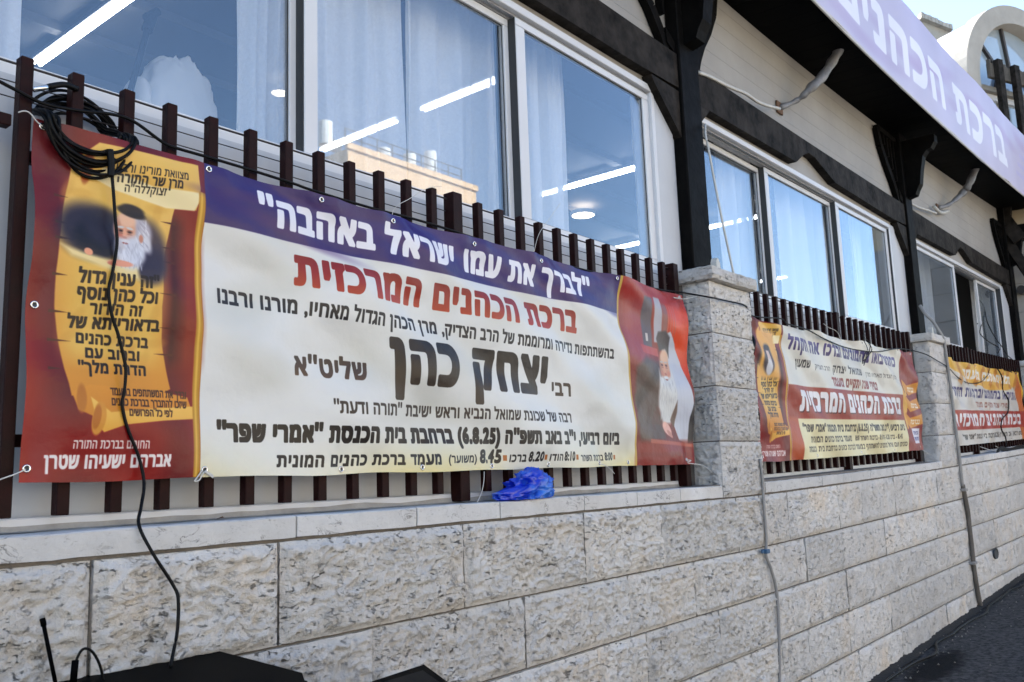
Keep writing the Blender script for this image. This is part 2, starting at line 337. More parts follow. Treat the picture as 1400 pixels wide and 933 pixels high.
class Canvas:
    def __init__(s, W, H, res):
        s.W, s.H, s.res = W, H, res; s.w = int(round(W / res)); s.h = int(round(H / res))
        s.a = np.zeros((s.h, s.w, 3), np.float32)
        s.X, s.Z = np.meshgrid((np.arange(s.w) + .5) * res, (np.arange(s.h) + .5) * res)
        s.X = s.X.astype(np.float32); s.Z = s.Z.astype(np.float32)
        g = np.random.default_rng(3); s.g = g
    def win(s, x0, x1, z0, z1):
        r = s.res; i0 = max(0, int(z0 / r)); i1 = min(s.h, int(z1 / r) + 2); j0 = max(0, int(x0 / r)); j1 = min(s.w, int(x1 / r) + 2)
        return slice(i0, i1), slice(j0, j1)
    def comp(s, wn, msk, c):
        c = np.array(c, np.float32); 
        if c.max() > 1.001: c = c / 255.
        s.a[wn] = s.a[wn] * (1 - msk[..., None]) + c * msk[..., None]
    def rect(s, x0, x1, z0, z1, c, soft=0.):
        e = max(soft, s.res); wn = s.win(x0 - e, x1 + e, z0 - e, z1 + e); X = s.X[wn]; Z = s.Z[wn]
        m = np.clip((X - x0) / e + .5, 0, 1) * np.clip((x1 - X) / e + .5, 0, 1) * np.clip((Z - z0) / e + .5, 0, 1) * np.clip((z1 - Z) / e + .5, 0, 1)
        s.comp(wn, m, c)
    def blob(s, cx, cz, rx, rz, c, ang=0., soft=.25, al=1.):
        R = max(rx, rz) * (1 + soft); wn = s.win(cx - R, cx + R, cz - R, cz + R); X = s.X[wn] - cx; Z = s.Z[wn] - cz
        a = rad(ang); u = (X * math.cos(a) + Z * math.sin(a)) / rx; v = (-X * math.sin(a) + Z * math.cos(a)) / rz
        d = np.sqrt(u * u + v * v); m = np.clip((1 + soft / 2 - d) / max(soft, 1e-3), 0, 1); m = m * m * (3 - 2 * m)
        s.comp(wn, m * al, c)
    def poly(s, P, c, soft=.002, al=1., grad=None):
        P = np.array(P, float); e = max(soft, s.res); wn = s.win(P[:, 0].min() - e, P[:, 0].max() + e, P[:, 1].min() - e, P[:, 1].max() + e)
        X = s.X[wn]; Z = s.Z[wn]; ins = np.zeros(X.shape, bool); D = np.full(X.shape, 1e9, np.float32)
        for i in range(len(P)):
            x0, z0 = P[i]; x1, z1 = P[(i + 1) % len(P)]
            dx, dz = x1 - x0, z1 - z0; L = dx * dx + dz * dz + 1e-12
            t = np.clip(((X - x0) * dx + (Z - z0) * dz) / L, 0, 1)
            D = np.minimum(D, np.hypot(X - x0 - t * dx, Z - z0 - t * dz))
            if z0 != z1: ins ^= ((Z > z0) != (Z > z1)) & (X < dx * (Z - z0) / dz + x0)
        m = np.clip(.5 + np.where(ins, D, -D) / e, 0, 1) * al
        if grad is not None:
            t = np.clip((Z - P[:, 1].min()) / (P[:, 1].max() - P[:, 1].min() + 1e-9), 0, 1)[..., None]
            cc = (np.array(grad, np.float32) * (1 - t) + np.array(c, np.float32) * t) / 255.
            s.a[wn] = s.a[wn] * (1 - m[..., None]) + cc * m[..., None]
        else: s.comp(wn, m, c)
    def text(s, st, x0, x1, zb, zt, c, bold=.0, bz=None, ital=0., c2=None, track=1., rise=0.):
        V, T = glyphs(visual(st), round(1 + bold * 1.9, 3)); V = V.copy()
        hx = V[:, 0].max() - V[:, 0].min(); B = bold * (zt - zb); Bz = B if bz is None else bz * (zt - zb)
        V[:, 0] = (V[:, 0] - V[:, 0].min()) / hx * (x1 - x0 - 2 * B) + x0 + B
        V[:, 1] = zb + Bz + V[:, 1] / HB * (zt - zb - 2 * Bz)
        if ital: V[:, 0] += (V[:, 1] - zb) * ital
        if rise: V[:, 1] += rise * (V[:, 0] - x0)
        k = 3 if (zt - zb) < .05 else 2
        pad = max(B, Bz) + 3 * s.res
        wn = s.win(V[:, 0].min() - pad, V[:, 0].max() + pad, V[:, 1].min() - pad, V[:, 1].max() + pad)
        h = wn[0].stop - wn[0].start; wd = wn[1].stop - wn[1].start
        if h <= 0 or wd <= 0: return
        P = np.empty_like(V); P[:, 0] = (V[:, 0] / s.res - wn[1].start) * k; P[:, 1] = (V[:, 1] / s.res - wn[0].start) * k
        Wd = np.zeros((h * k, wd * k + 1), np.int16)
        for a_, b_ in T:
            (ax, ay), (bx, by) = P[a_], P[b_]
            if ay == by: continue
            sg = 1
            if ay > by: ax, ay, bx, by = bx, by, ax, ay; sg = -1
            i0 = max(0, int(math.ceil(ay - .5))); i1 = min(h * k - 1, int(math.ceil(by - .5)) - 1)
            if i1 < i0: continue
            rows = np.arange(i0, i1 + 1); xx = ax + (rows + .5 - ay) / (by - ay) * (bx - ax)
            Wd[rows, np.clip(np.ceil(xx - .5).astype(int), 0, wd * k)] += sg
        m = np.cumsum(Wd, axis=1)[:, :wd * k] != 0
        rx = int(round(B / s.res * k)); rz = int(round(Bz / s.res * k))
        if rx or rz:
            o = m.copy()
            for q in range(-rx, rx + 1):
                hz = rz if rx == 0 else int(round(rz * math.sqrt(max(0, 1 - (q / (rx + .5)) ** 4))))
                sh = np.roll(m, q, 1); acc = sh.copy()
                for p in range(1, hz + 1): acc |= np.roll(sh, p, 0) | np.roll(sh, -p, 0)
                o |= acc
            m = o
        mm = m.reshape(h, k, wd, k).mean(axis=(1, 3)).astype(np.float32)
        if c2 is None: s.comp(wn, mm, c)
        else:
            t = np.clip((s.Z[wn] - zb) / (zt - zb), 0, 1)[..., None]
            cc = (np.array(c2, np.float32) * (1 - t) + np.array(c, np.float32) * t) / 255.
            s.a[wn] = s.a[wn] * (1 - mm[..., None]) + cc * mm[..., None]
    def mottle(s, amt=.03, n=14):
        g = s.g; f = np.zeros((s.h, s.w), np.float32)
        for i in range(n):
            a = g.uniform(0, 6.28); k = g.uniform(2, 16); f += np.sin((s.X * math.cos(a) + s.Z * math.sin(a)) * k + g.uniform(0, 6.28)) / k ** .5
        s.a *= (1 + amt * f / 2)[..., None]
    def material(s, name, rough=.34, bump=.14, deep=(.30, 1.06, .945)):
        im = bpy.data.images.new(name + '_print', s.w, s.h); px = np.ones((s.h, s.w, 4), np.float32); A_ = np.clip(s.a, 0, 1); lum = A_.mean(axis=2, keepdims=True); A_ = np.clip(lum + (A_ - lum) * deep[1], 0, 1); px[..., :3] = A_ * (1 - deep[0] * (1 - A_)) * deep[2]
        im.pixels.foreach_set(px.ravel()); im.update(); im.pack()
        m = bpy.data.materials.new(name); m.use_nodes = True; n = m.node_tree.nodes; l = m.node_tree.links
        b = n['Principled BSDF']; b.inputs['Roughness'].default_value = rough; b.inputs['Specular IOR Level'].default_value = .35
        t = n.new('ShaderNodeTexImage'); t.image = im; t.interpolation = 'Cubic'; t.extension = 'EXTEND'; l.new(t.outputs[0], b.inputs['Base Color'])
        nz = n.new('ShaderNodeTexNoise'); nz.inputs['Scale'].default_value = 22; nz.inputs['Detail'].default_value = 5
        tc = n.new('ShaderNodeTexCoord'); l.new(tc.outputs['Object'], nz.inputs['Vector'])
        bp = n.new('ShaderNodeBump'); bp.inputs['Strength'].default_value = bump; bp.inputs['Distance'].default_value = .02; l.new(nz.outputs[0], bp.inputs['Height']); l.new(bp.outputs[0], b.inputs['Normal'])
        return m
def wob(x0, x1, z0, z1, n=10, a=.004, seed=0):      # slightly uneven edge
    r = random.Random(seed); return [(x0 + (x1 - x0) * i / n + r.uniform(-a, a), z0 + (z1 - z0) * i / n + r.uniform(-a, a) * .5) for i in range(n + 1)]
INK = (42, 34, 30); INK2 = (78, 62, 50)
SCR = (226, 184, 92); SCRL = (240, 208, 130); SCRD = (200, 142, 52); MAROON = (112, 24, 34); RED = (150, 36, 24)
def side_panel(c, small=False):
    """the left hand panel: red drape, parchment scroll with an old man's portrait and a column of text"""
    X, Z = c.X, c.Z; wn = c.win(0, .45, 0, c.H)
    x = X[wn]; z = Z[wn]; t = np.clip(z / c.H, 0, 1)
    base = np.array(MAROON) / 255.; b2 = np.array((172, 40, 22)) / 255.
    s_ = .5 + .5 * np.sin(x * 26 + z * 3.0 + 1.2); s_ = (s_ * (1 - .6 * t))[..., None]
    c.a[wn] = base * (1 - s_) + b2 * s_
    c.rect(.0, .37, 0, .16, (150, 18, 20), .10)
    c.rect(.35, .44, .30, .66, (150, 52, 30), .05); c.rect(.345, .385, .30, .70, (84, 20, 24), .04)
    # scroll body
    L = [(.092, .80), (.085, .74), (.070, .66), (.060, .58), (.058, .50), (.062, .42), (.075, .34), (.088, .27), (.098, .235), (.104, .205)]
    Rr = [(.30, .20), (.365, .235), (.352, .29), (.338, .36), (.330, .45), (.332, .54), (.340, .60), (.352, .66), (.366, .735), (.40, .80)]
    c.poly(L + Rr, SCRL, .003, grad=(222, 160, 62))
    c.rect(.09, .33, .30, .74, (236, 200, 112), .06)
    for i in range(26):
        r = random.Random(i); zz = r.uniform(.24, .74); c.blob(r.uniform(.08, .33), zz, .03, .012, (214, 168, 80), r.uniform(0, 90), 1., .35)
    for i, zz in enumerate((.70, .63, .59, .50, .41, .34, .27)):   # torn nicks in both edges
        c.poly([(.05, zz + .004), (.085 + .01 * (i % 3), zz), (.05, zz - .004)], (96, 50, 24), .0015)
        if i < 6: c.poly([(.37, zz - .01), (.327 - .008 * (i % 2), zz - .014), (.37, zz - .018)], (96, 40, 24), .0015)
    # top curl
    c.poly([(.092, .795), (.15, .86), (.43, .868), (.436, .80), (.425, .735), (.36, .728), (.22, .742), (.13, .765)], (238, 204, 120), .003, grad=(232, 190, 100))
    c.poly([(.17, .80), (.30, .775), (.428, .785), (.434, .765), (.42, .733), (.34, .726), (.20, .745), (.14, .765)], (246, 232, 190), .004)
    c.blob(.128, .79, .014, .045, (176, 96, 40), -8, .4); c.blob(.13, .80, .008, .03, (150, 70, 34), -8, .4)
    # bottom curl
    c.poly([(.104, .215), (.15, .235), (.33, .228), (.415, .215), (.425, .188), (.30, .165), (.19, .142), (.12, .172)], (228, 166, 66), .003, grad=(216, 150, 54))
    c.poly([(.15, .205), (.20, .168), (.30, .18), (.436, .192), (.44, .158), (.34, .150), (.24, .138), (.185, .118), (.165, .135)], (244, 206, 116), .003, grad=(236, 186, 86))
    c.blob(.17, .152, .017, .042, (222, 164, 72), -8, .25); c.blob(.165, .155, .010, .03, (196, 128, 48), -8, .4)
    c.blob(.128, .20, .012, .035, (198, 134, 52), 0, .5)
    # gold border of the panel
    c.rect(.430, .452, 0, .79, (198, 152, 52), .004); c.rect(.436, .443, 0, .79, (228, 190, 90), .004)
    # portrait: an elderly bearded man leaning on a desk
    c.blob(.135, .625, .080, .070, (58, 50, 66), 8, .7); c.blob(.155, .60, .060, .052, (30, 27, 40), 0, .6); c.blob(.17, .64, .05, .05, (52, 46, 62), 0, .6)
    c.blob(.295, .60, .050, .082, (84, 72, 84), 12, .7); c.blob(.29, .56, .045, .052, (70, 62, 78), 0, .7)
    c.poly([(.064, .575), (.12, .562), (.20, .552), (.26, .548), (.262, .512), (.22, .518), (.15, .536), (.09, .55)], (240, 222, 172), .012)
    c.blob(.248, .635, .046, .056, (214, 210, 214), 0, .5)                # hair
    c.blob(.278, .648, .024, .036, (196, 190, 198), 15, .7); c.blob(.285, .62, .016, .03, (222, 220, 224), 20, .8)
    c.blob(.230, .640, .028, .046, (226, 176, 148), -6, .5)             # face
    c.blob(.234, .672, .024, .020, (238, 200, 174), 0, .7); c.blob(.210, .64, .010, .03, (198, 146, 122), 0, .9, .7)
    c.blob(.216, .624, .010, .008, (214, 128, 104), 0, 1.2, .7); c.blob(.247, .622, .009, .007, (216, 140, 114), 0, 1.2, .7)
    for ex in (.219, .243):
        c.blob(ex, .6405, .0075, .0045, (150, 104, 88), 0, .9); c.blob(ex, .640, .0045, .0018, (60, 44, 44), 0, .8); c.blob(ex, .650, .0095, .0032, (222, 216, 212), 6 if ex < .23 else -8, .8); c.blob(ex, .6335, .007, .002, (186, 134, 112), 0, .9)
    c.blob(.229, .634, .0045, .013, (236, 184, 156), 0, .8); c.blob(.2295, .6225, .0065, .0035, (196, 124, 102), 0, .9)
    c.blob(.236, .580, .040, .042, (226, 226, 232), 0, .6); c.blob(.214, .602, .014, .018, (216, 210, 212), 0, .8); c.blob(.260, .598, .022, .034, (220, 220, 226), 20, .7)
    c.blob(.229, .613, .014, .0045, (230, 226, 226), 0, .7); c.blob(.229, .607, .008, .0025, (168, 96, 84), 0, .8)
    g_ = random.Random(4)
    for q in range(60):
        bx, bz = g_.uniform(.205, .272), g_.uniform(.545, .607); c.blob(bx, bz, .0016, .009, g_.choice([(240, 240, 244), (200, 200, 208), (186, 184, 194)]), g_.uniform(-25, 25), 1., .6)
    for q in range(26):
        bx, bz = g_.uniform(.262, .292), g_.uniform(.60, .675); c.blob(bx, bz, .0016, .010, g_.choice([(236, 236, 240), (176, 172, 184)]), g_.uniform(-10, 50), 1., .6)
    c.blob(.274, .628, .006, .011, (208, 154, 132), 0, .8)
    c.blob(.246, .694, .038, .013, (34, 27, 34), -10, .5); c.blob(.25, .703, .030, .012, (44, 35, 42), -8, .6)  # cap
    c.blob(.212, .549, .034, .0085, (236, 176, 150), 2, .4); c.blob(.190, .545, .012, .005, (222, 150, 126), 0, .5)   # hands
    c.blob(.130, .566, .011, .009, (238, 178, 146), -20, .4)
    tx = [('\u05de\u05e6\u05d5\u05d5\u05d0\u05ea \u05de\u05d5\u05e8\u05d9\u05e0\u05d5 \u05d5\u05e8\u05d1\u05e0\u05d5', .199, .396, .803, .824, .02, .10),
          ('\u05de\u05e8\u05df \u05e9\u05e8 \u05d4\u05ea\u05d5\u05e8\u05d4', .205, .379, .776, .799, .05, .10),
          ('\u05d6\u05e6\u05d5\u05e7\u05dc\u05dc\u05d4"\u05d4', .226, .336, .755, .774, .03, .10)]
    for s_, a, b, z0, z1, bd, rs in tx: c.text(s_, a, b, z0 - .008, z1 - .008, INK, bd, rise=rs)
    cl = ['"\u05d6\u05d4 \u05e2\u05e0\u05d9\u05df \u05d2\u05d3\u05d5\u05dc', '\u05d5\u05db\u05dc \u05db\u05d4\u05df \u05e0\u05d5\u05e1\u05e3', '\u05d6\u05d4 \u05d4\u05d9\u05d3\u05d5\u05e8',
          '\u05d1\u05d3\u05d0\u05d5\u05e8\u05d9\u05d9\u05ea\u05d0 \u05e9\u05dc', '\u05d1\u05e8\u05db\u05ea \u05db\u05d4\u05e0\u05d9\u05dd', '\u05d5\u05d1\u05e8\u05d5\u05d1 \u05e2\u05dd', '\u05d4\u05d3\u05e8\u05ea \u05de\u05dc\u05da"']
    cp = [(.111, .319, .486, .518), (.112, .316, .446, .477), (.146, .279, .412, .440), (.095, .328, .373, .403), (.118, .303, .337, .364), (.141, .281, .302, .328), (.122, .298, .264, .291)]
    for s_, (a, b, z0, z1) in zip(cl, cp): c.text(s_, a, b, z0, z1, (40, 26, 18), .06, rise=.05 if z0 > .36 else .01)
    for s_, a, b, z0, z1 in (('\u05d5\u05d1\u05e8\u05da \u05d0\u05ea \u05d4\u05de\u05e9\u05ea\u05ea\u05e4\u05d9\u05dd \u05d1\u05de\u05e2\u05de\u05d3', .200, .411, .211, .230),
                             ('\u05e9\u05d9\u05d6\u05db\u05d5 \u05dc\u05d4\u05ea\u05d1\u05e8\u05da \u05d1\u05d1\u05e8\u05db\u05ea \u05db\u05d4\u05e0\u05d9\u05dd', .202, .412, .185, .204),
                             ('\u05dc\u05e4\u05d9 \u05db\u05dc \u05d4\u05e4\u05e8\u05d5\u05e9\u05d9\u05dd', .247, .368, .160, .178)): c.text(s_, a, b, z0, z1, (84, 48, 20), .035)
    c.text('\u05d4\u05d7\u05d5\u05ea\u05dd \u05d1\u05d1\u05e8\u05db\u05ea \u05d4\u05ea\u05d5\u05e8\u05d4', .115, .303, .078, .099, (238, 226, 222), .04)
    c.text('\u05d0\u05d1\u05e8\u05d4\u05dd \u05d9\u05e9\u05e2\u05d9\u05d4\u05d5 \u05e9\u05d8\u05e8\u05df', .051, .365, .031, .064, (244, 238, 236), .055)
H_BRK = '\u05d1\u05e8\u05db\u05ea \u05d4\u05db\u05d4\u05e0\u05d9\u05dd \u05d4\u05de\u05e8\u05db\u05d6\u05d9\u05ea'
H_DAY = '\u05d1\u05d9\u05d5\u05dd \u05e8\u05d1\u05d9\u05e2\u05d9, \u05d9"\u05d1 \u05d1\u05d0\u05d1 \u05ea\u05e9\u05e4"\u05d4 (6.8.25) \u05d1\u05e8\u05d7\u05d1\u05ea \u05d1\u05d9\u05ea \u05d4\u05db\u05e0\u05e1\u05ea "\u05d0\u05de\u05e8\u05d9 \u05e9\u05e4\u05e8"'
H_QHL = '\u05db\u05d4\u05e0\u05d9\u05dd \u05d1\u05d5\u05d0\u05d5 \u05d1\u05d4\u05de\u05d5\u05e0\u05d9\u05db\u05dd \u05d5\u05d1\u05e8\u05db\u05d5 \u05d0\u05ea \u05d4\u05e7\u05d4\u05dc'
H_YR = '\u05db\u05de\u05d9\u05d3\u05d9 \u05e9\u05e0\u05d4 \u05d9\u05ea\u05e7\u05d9\u05d9\u05dd \u05de\u05e2\u05de\u05d3'
H_MAM = '\u05de\u05e2\u05de\u05d3 \u05d1\u05e8\u05db\u05ea \u05db\u05d4\u05e0\u05d9\u05dd \u05d4\u05de\u05d5\u05e0\u05d9\u05ea'
def banner1():
    c = Canvas(3.26, .883, .0012)
    c.a[:] = np.array((233, 233, 230)) / 255.
    # faint parchment yellowing towards the lower edge of the sheet
    t = np.clip((.16 - c.Z) / .16, 0, 1) ** 1.5; g = (.55 * t)[..., None] * (.6 + .4 * np.sin(c.X * 5 + 1))[..., None]
    c.a = c.a * (1 - g) + np.array((236, 214, 120)) / 255. * g
    for i in range(30):
        r = random.Random(i + 40); c.blob(r.uniform(.5, 2.6), r.uniform(.02, .7), r.uniform(.08, .3), r.uniform(.03, .08), (216, 215, 206), r.uniform(-30, 30), 1.2, .3)
    side_panel(c)
    # purple heading
    c.rect(.452, 2.607, .708, .9, (72, 54, 118), .002)
    for i in range(22):
        r = random.Random(i + 9); c.blob(r.uniform(.5, 2.6), r.uniform(.72, .87), r.uniform(.10, .35), .018, (94, 58, 116) if i % 2 else (56, 50, 134), r.uniform(-14, 6), 1.3, .5)
    c.text('"\u05dc\u05d1\u05e8\u05da \u05d0\u05ea \u05e2\u05de\u05d5 \u05d9\u05e9\u05e8\u05d0\u05dc \u05d1\u05d0\u05d4\u05d1\u05d4"', .628, 2.372, .741, .832, (240, 240, 246), .085, .07)
    c.text(H_BRK, .764, 2.251, .574, .672, (150, 40, 34), .085, .075, c2=(186, 78, 46))
    c.text('\u05d1\u05d4\u05e9\u05ea\u05ea\u05e4\u05d5\u05ea \u05e0\u05d3\u05d9\u05e8\u05d4 \u05d5\u05de\u05e8\u05d5\u05de\u05de\u05ea \u05e9\u05dc \u05d4\u05e8\u05d1 \u05d4\u05e6\u05d3\u05d9\u05e7, \u05de\u05e8\u05df \u05d4\u05db\u05d4\u05df \u05d4\u05d2\u05d3\u05d5\u05dc \u05de\u05d0\u05d7\u05d9\u05d5, \u05de\u05d5\u05e8\u05e0\u05d5 \u05d5\u05e8\u05d1\u05e0\u05d5',
           .504, 2.540, .486, .530, (48, 46, 50), .055)
    c.text('\u05d9\u05e6\u05d7\u05e7 \u05db\u05d4\u05df', 1.151, 2.035, .296, .455, (38, 31, 28), .085, .075, c2=(66, 50, 38))
    c.text('\u05e8\u05d1\u05d9', 2.067, 2.189, .298, .354, INK2, .06)
    c.text('\u05e9\u05dc\u05d9\u05d8"\u05d0', .765, 1.059, .298, .358, INK2, .07, c2=(110, 84, 60))
    c.text('\u05e8\u05d1\u05d4 \u05e9\u05dc \u05e9\u05db\u05d5\u05e0\u05ea \u05e9\u05de\u05d5\u05d0\u05dc \u05d4\u05e0\u05d1\u05d9\u05d0 \u05d5\u05e8\u05d0\u05e9 \u05d9\u05e9\u05d9\u05d1\u05ea "\u05ea\u05d5\u05e8\u05d4 \u05d5\u05d3\u05e2\u05ea"', .906, 2.189, .188, .227, (66, 55, 48), .05)
    c.text(H_DAY, .506, 2.560, .096, .150, (34, 28, 26), .085)
    B = (30, 26, 26)
    c.text(H_MAM, .70, 1.378, .024, .060, B, .07, ital=.12)
    c.text('(\u05de\u05e9\u05d5\u05e2\u05e8)', 1.415, 1.575, .028, .054, B, .045, ital=.2)
    c.text('8.45', 1.59, 1.715, .024, .070, B, .07, ital=.2)
    c.rect(1.728, 1.752, .033, .054, (180, 112, 30))
    c.text('\u05d1\u05e8\u05db\u05d5', 1.765, 1.862, .028, .056, B, .055, ital=.2); c.text('8.20', 1.875, 1.965, .028, .062, B, .055, ital=.2)
    c.rect(1.975, 1.995, .033, .054, (180, 112, 30))
    c.text('\u05d4\u05d5\u05d3\u05d5', 2.015, 2.10, .028, .056, B, .055, ital=.15); c.text('8:10', 2.11, 2.19, .028, .062, B, .055, ital=.15)
    c.rect(2.20, 2.217, .033, .054, (180, 112, 30))
    c.text('\u05d1\u05e8\u05db\u05d5\u05ea \u05d4\u05e9\u05d7\u05e8', 2.235, 2.42, .026, .052, B, .05, ital=.1); c.text('8:00', 2.43, 2.50, .026, .058, B, .05, ital=.1)
    c.rect(2.51, 2.526, .030, .050, (180, 112, 30))
    # right hand picture: man in a white prayer shawl, wine red room behind him
    Lx = [(2.607, .89), (2.612, .70), (2.640, .55), (2.665, .42), (2.690, .30), (2.700, .20), (2.690, .10), (2.690, -.01)]
    c.poly(Lx + [(3.28, -.01), (3.28, .9)], (168, 66, 48), .002, grad=(120, 34, 26))
    wn = c.win(2.6, 3.26, 0, .883)
    c.rect(2.66, 2.80, .50, .82, (176, 92, 88), .06); c.rect(2.74, 2.86, .35, .82, (170, 84, 86), .04)
    c.rect(3.02, 3.30, .42, .84, (214, 78, 34), .08); c.blob(3.16, .62, .08, .18, (226, 92, 40), 0, .8); c.rect(2.62, 3.3, .80, .9, (176, 66, 62), .05)
    c.rect(2.82, 2.90, .56, .82, (112, 104, 112), .012); c.rect(2.92, 2.985, .60, .83, (190, 188, 194), .010); c.rect(2.985, 3.03, .62, .80, (160, 110, 104), .02)
    for q in range(4): c.rect(3.03 + .022 * q, 3.038 + .022 * q, .60, .80, (204, 112, 92), .006)
    c.rect(2.845, 2.865, .60, .64, (214, 206, 200), .004); c.poly([(2.79, .58), (2.95, .57), (2.96, .53), (2.80, .54)], (196, 96, 88), .006)
    c.poly([(2.72, .46), (2.82, .52), (2.94, .50), (2.98, .30), (2.96, .12), (2.73, .10)], (104, 82, 74), .03)
    for q in range(7): c.blob(2.78 + .03 * q, .20 + .03 * (q % 3), .035, .02, (88 + 6 * q, 70, 62), 30 * q, .6, .7)
    for q in range(3): c.blob(2.745 + .02 * q, .30 - .07 * q, .035 + .01 * q, .04, (118, 98, 88), 0, .5, .7)
    c.poly([(2.72, .33), (2.98, .52), (2.98, .46), (2.73, .26)], (72, 50, 40), .03, .8)
    c.poly([(2.99, .64), (3.06, .665), (3.13, .61), (3.19, .52), (3.25, .34), (3.27, .14), (3.20, .10), (3.10, .12), (3.02, .28)], (208, 211, 220), .008)   # shawl
    c.poly([(2.94, .62), (2.955, .655), (3.02, .665), (3.065, .635), (3.075, .535), (3.03, .575), (2.97, .56)], (88, 80, 84), .012)                               # hat
    c.blob(3.012, .475, .052, .088, (218, 174, 144), -4, .4); c.blob(3.02, .535, .045, .034, (232, 196, 170), 0, .7); c.blob(2.968, .47, .014, .06, (190, 144, 118), 0, .9, .7)
    for xx in (2.987, 3.033):
        c.blob(xx, .492, .014, .007, (168, 122, 102), 0, .9); c.blob(xx, .492, .009, .0028, (60, 44, 42), 0, .8); c.blob(xx, .508, .018, .0045, (206, 196, 190), 4, .8); c.blob(xx, .480, .013, .003, (186, 134, 114), 0, .9)
    c.blob(3.010, .472, .008, .026, (228, 178, 150), 0, .8); c.blob(3.010, .447, .012, .006, (196, 128, 108), 0, .9)
    c.blob(3.045, .450, .016, .014, (218, 146, 122), 0, 1.2, .7); c.blob(2.978, .450, .013, .012, (214, 142, 118), 0, 1.2, .7)
    c.poly([(2.945, .47), (2.955, .435), (2.985, .428), (3.03, .425), (3.06, .44), (3.085, .48), (3.088, .34), (3.06, .25), (3.03, .20), (2.96, .20), (2.925, .28), (2.925, .36)], (222, 222, 220), .02)   # beard
    c.blob(3.01, .430, .024, .007, (232, 230, 228), 0, .7); c.blob(3.01, .418, .013, .0035, (166, 100, 88), 0, .8)
    g_ = random.Random(8)
    for q in range(90): c.blob(g_.uniform(2.935, 3.075), g_.uniform(.22, .42), .0022, .016, g_.choice([(240, 240, 240), (198, 198, 202), (184, 182, 186)]), g_.uniform(-18, 18), 1., .55)
    c.poly([(3.03, .22), (3.09, .32), (3.09, .26), (3.06, .18)], (120, 96, 84), .01)
    for q in range(5): c.poly([(2.95 + .018 * q, .24), (2.955 + .02 * q, .37), (2.958 + .02 * q, .24)], (216, 216, 214), .006, .7)
    for q in range(4): c.poly([(3.09 + .035 * q, .14), (3.085 + .032 * q, .50 - .06 * q), (3.097 + .035 * q, .14)], (196, 198, 206), .008, .7)
    c.blob(2.99, .175, .045, .028, (232, 186, 172), -35, .4); c.blob(2.97, .195, .016, .012, (238, 196, 180), 20, .4); c.blob(3.01, .15, .03, .012, (206, 150, 134), -35, .5)
    c.poly([(3.20, .10), (3.22, .24), (3.27, .34), (3.30, .34), (3.3, .1)], (40, 34, 38), .01)
    c.rect(2.70, 3.3, .05, .115, (150, 44, 30), .03); c.poly([(2.82, .125), (3.3, .10), (3.3, .085), (2.82, .105)], (196, 112, 84), .006, .8); c.rect(2.69, 3.3, -.02, .05, (146, 30, 22), .03)
    for k in range(len(Lx) - 1):     # thin gold edging between the sheet and the picture
        (x0, z0), (x1, z1) = Lx[k], Lx[k + 1]; c.poly([(x0 - .006, z0), (x0 + .008, z0), (x1 + .008, z1), (x1 - .006, z1)], (206, 176, 96), .003)
    c.mottle(.012)
    return c.material('banner_vinyl_old_man')
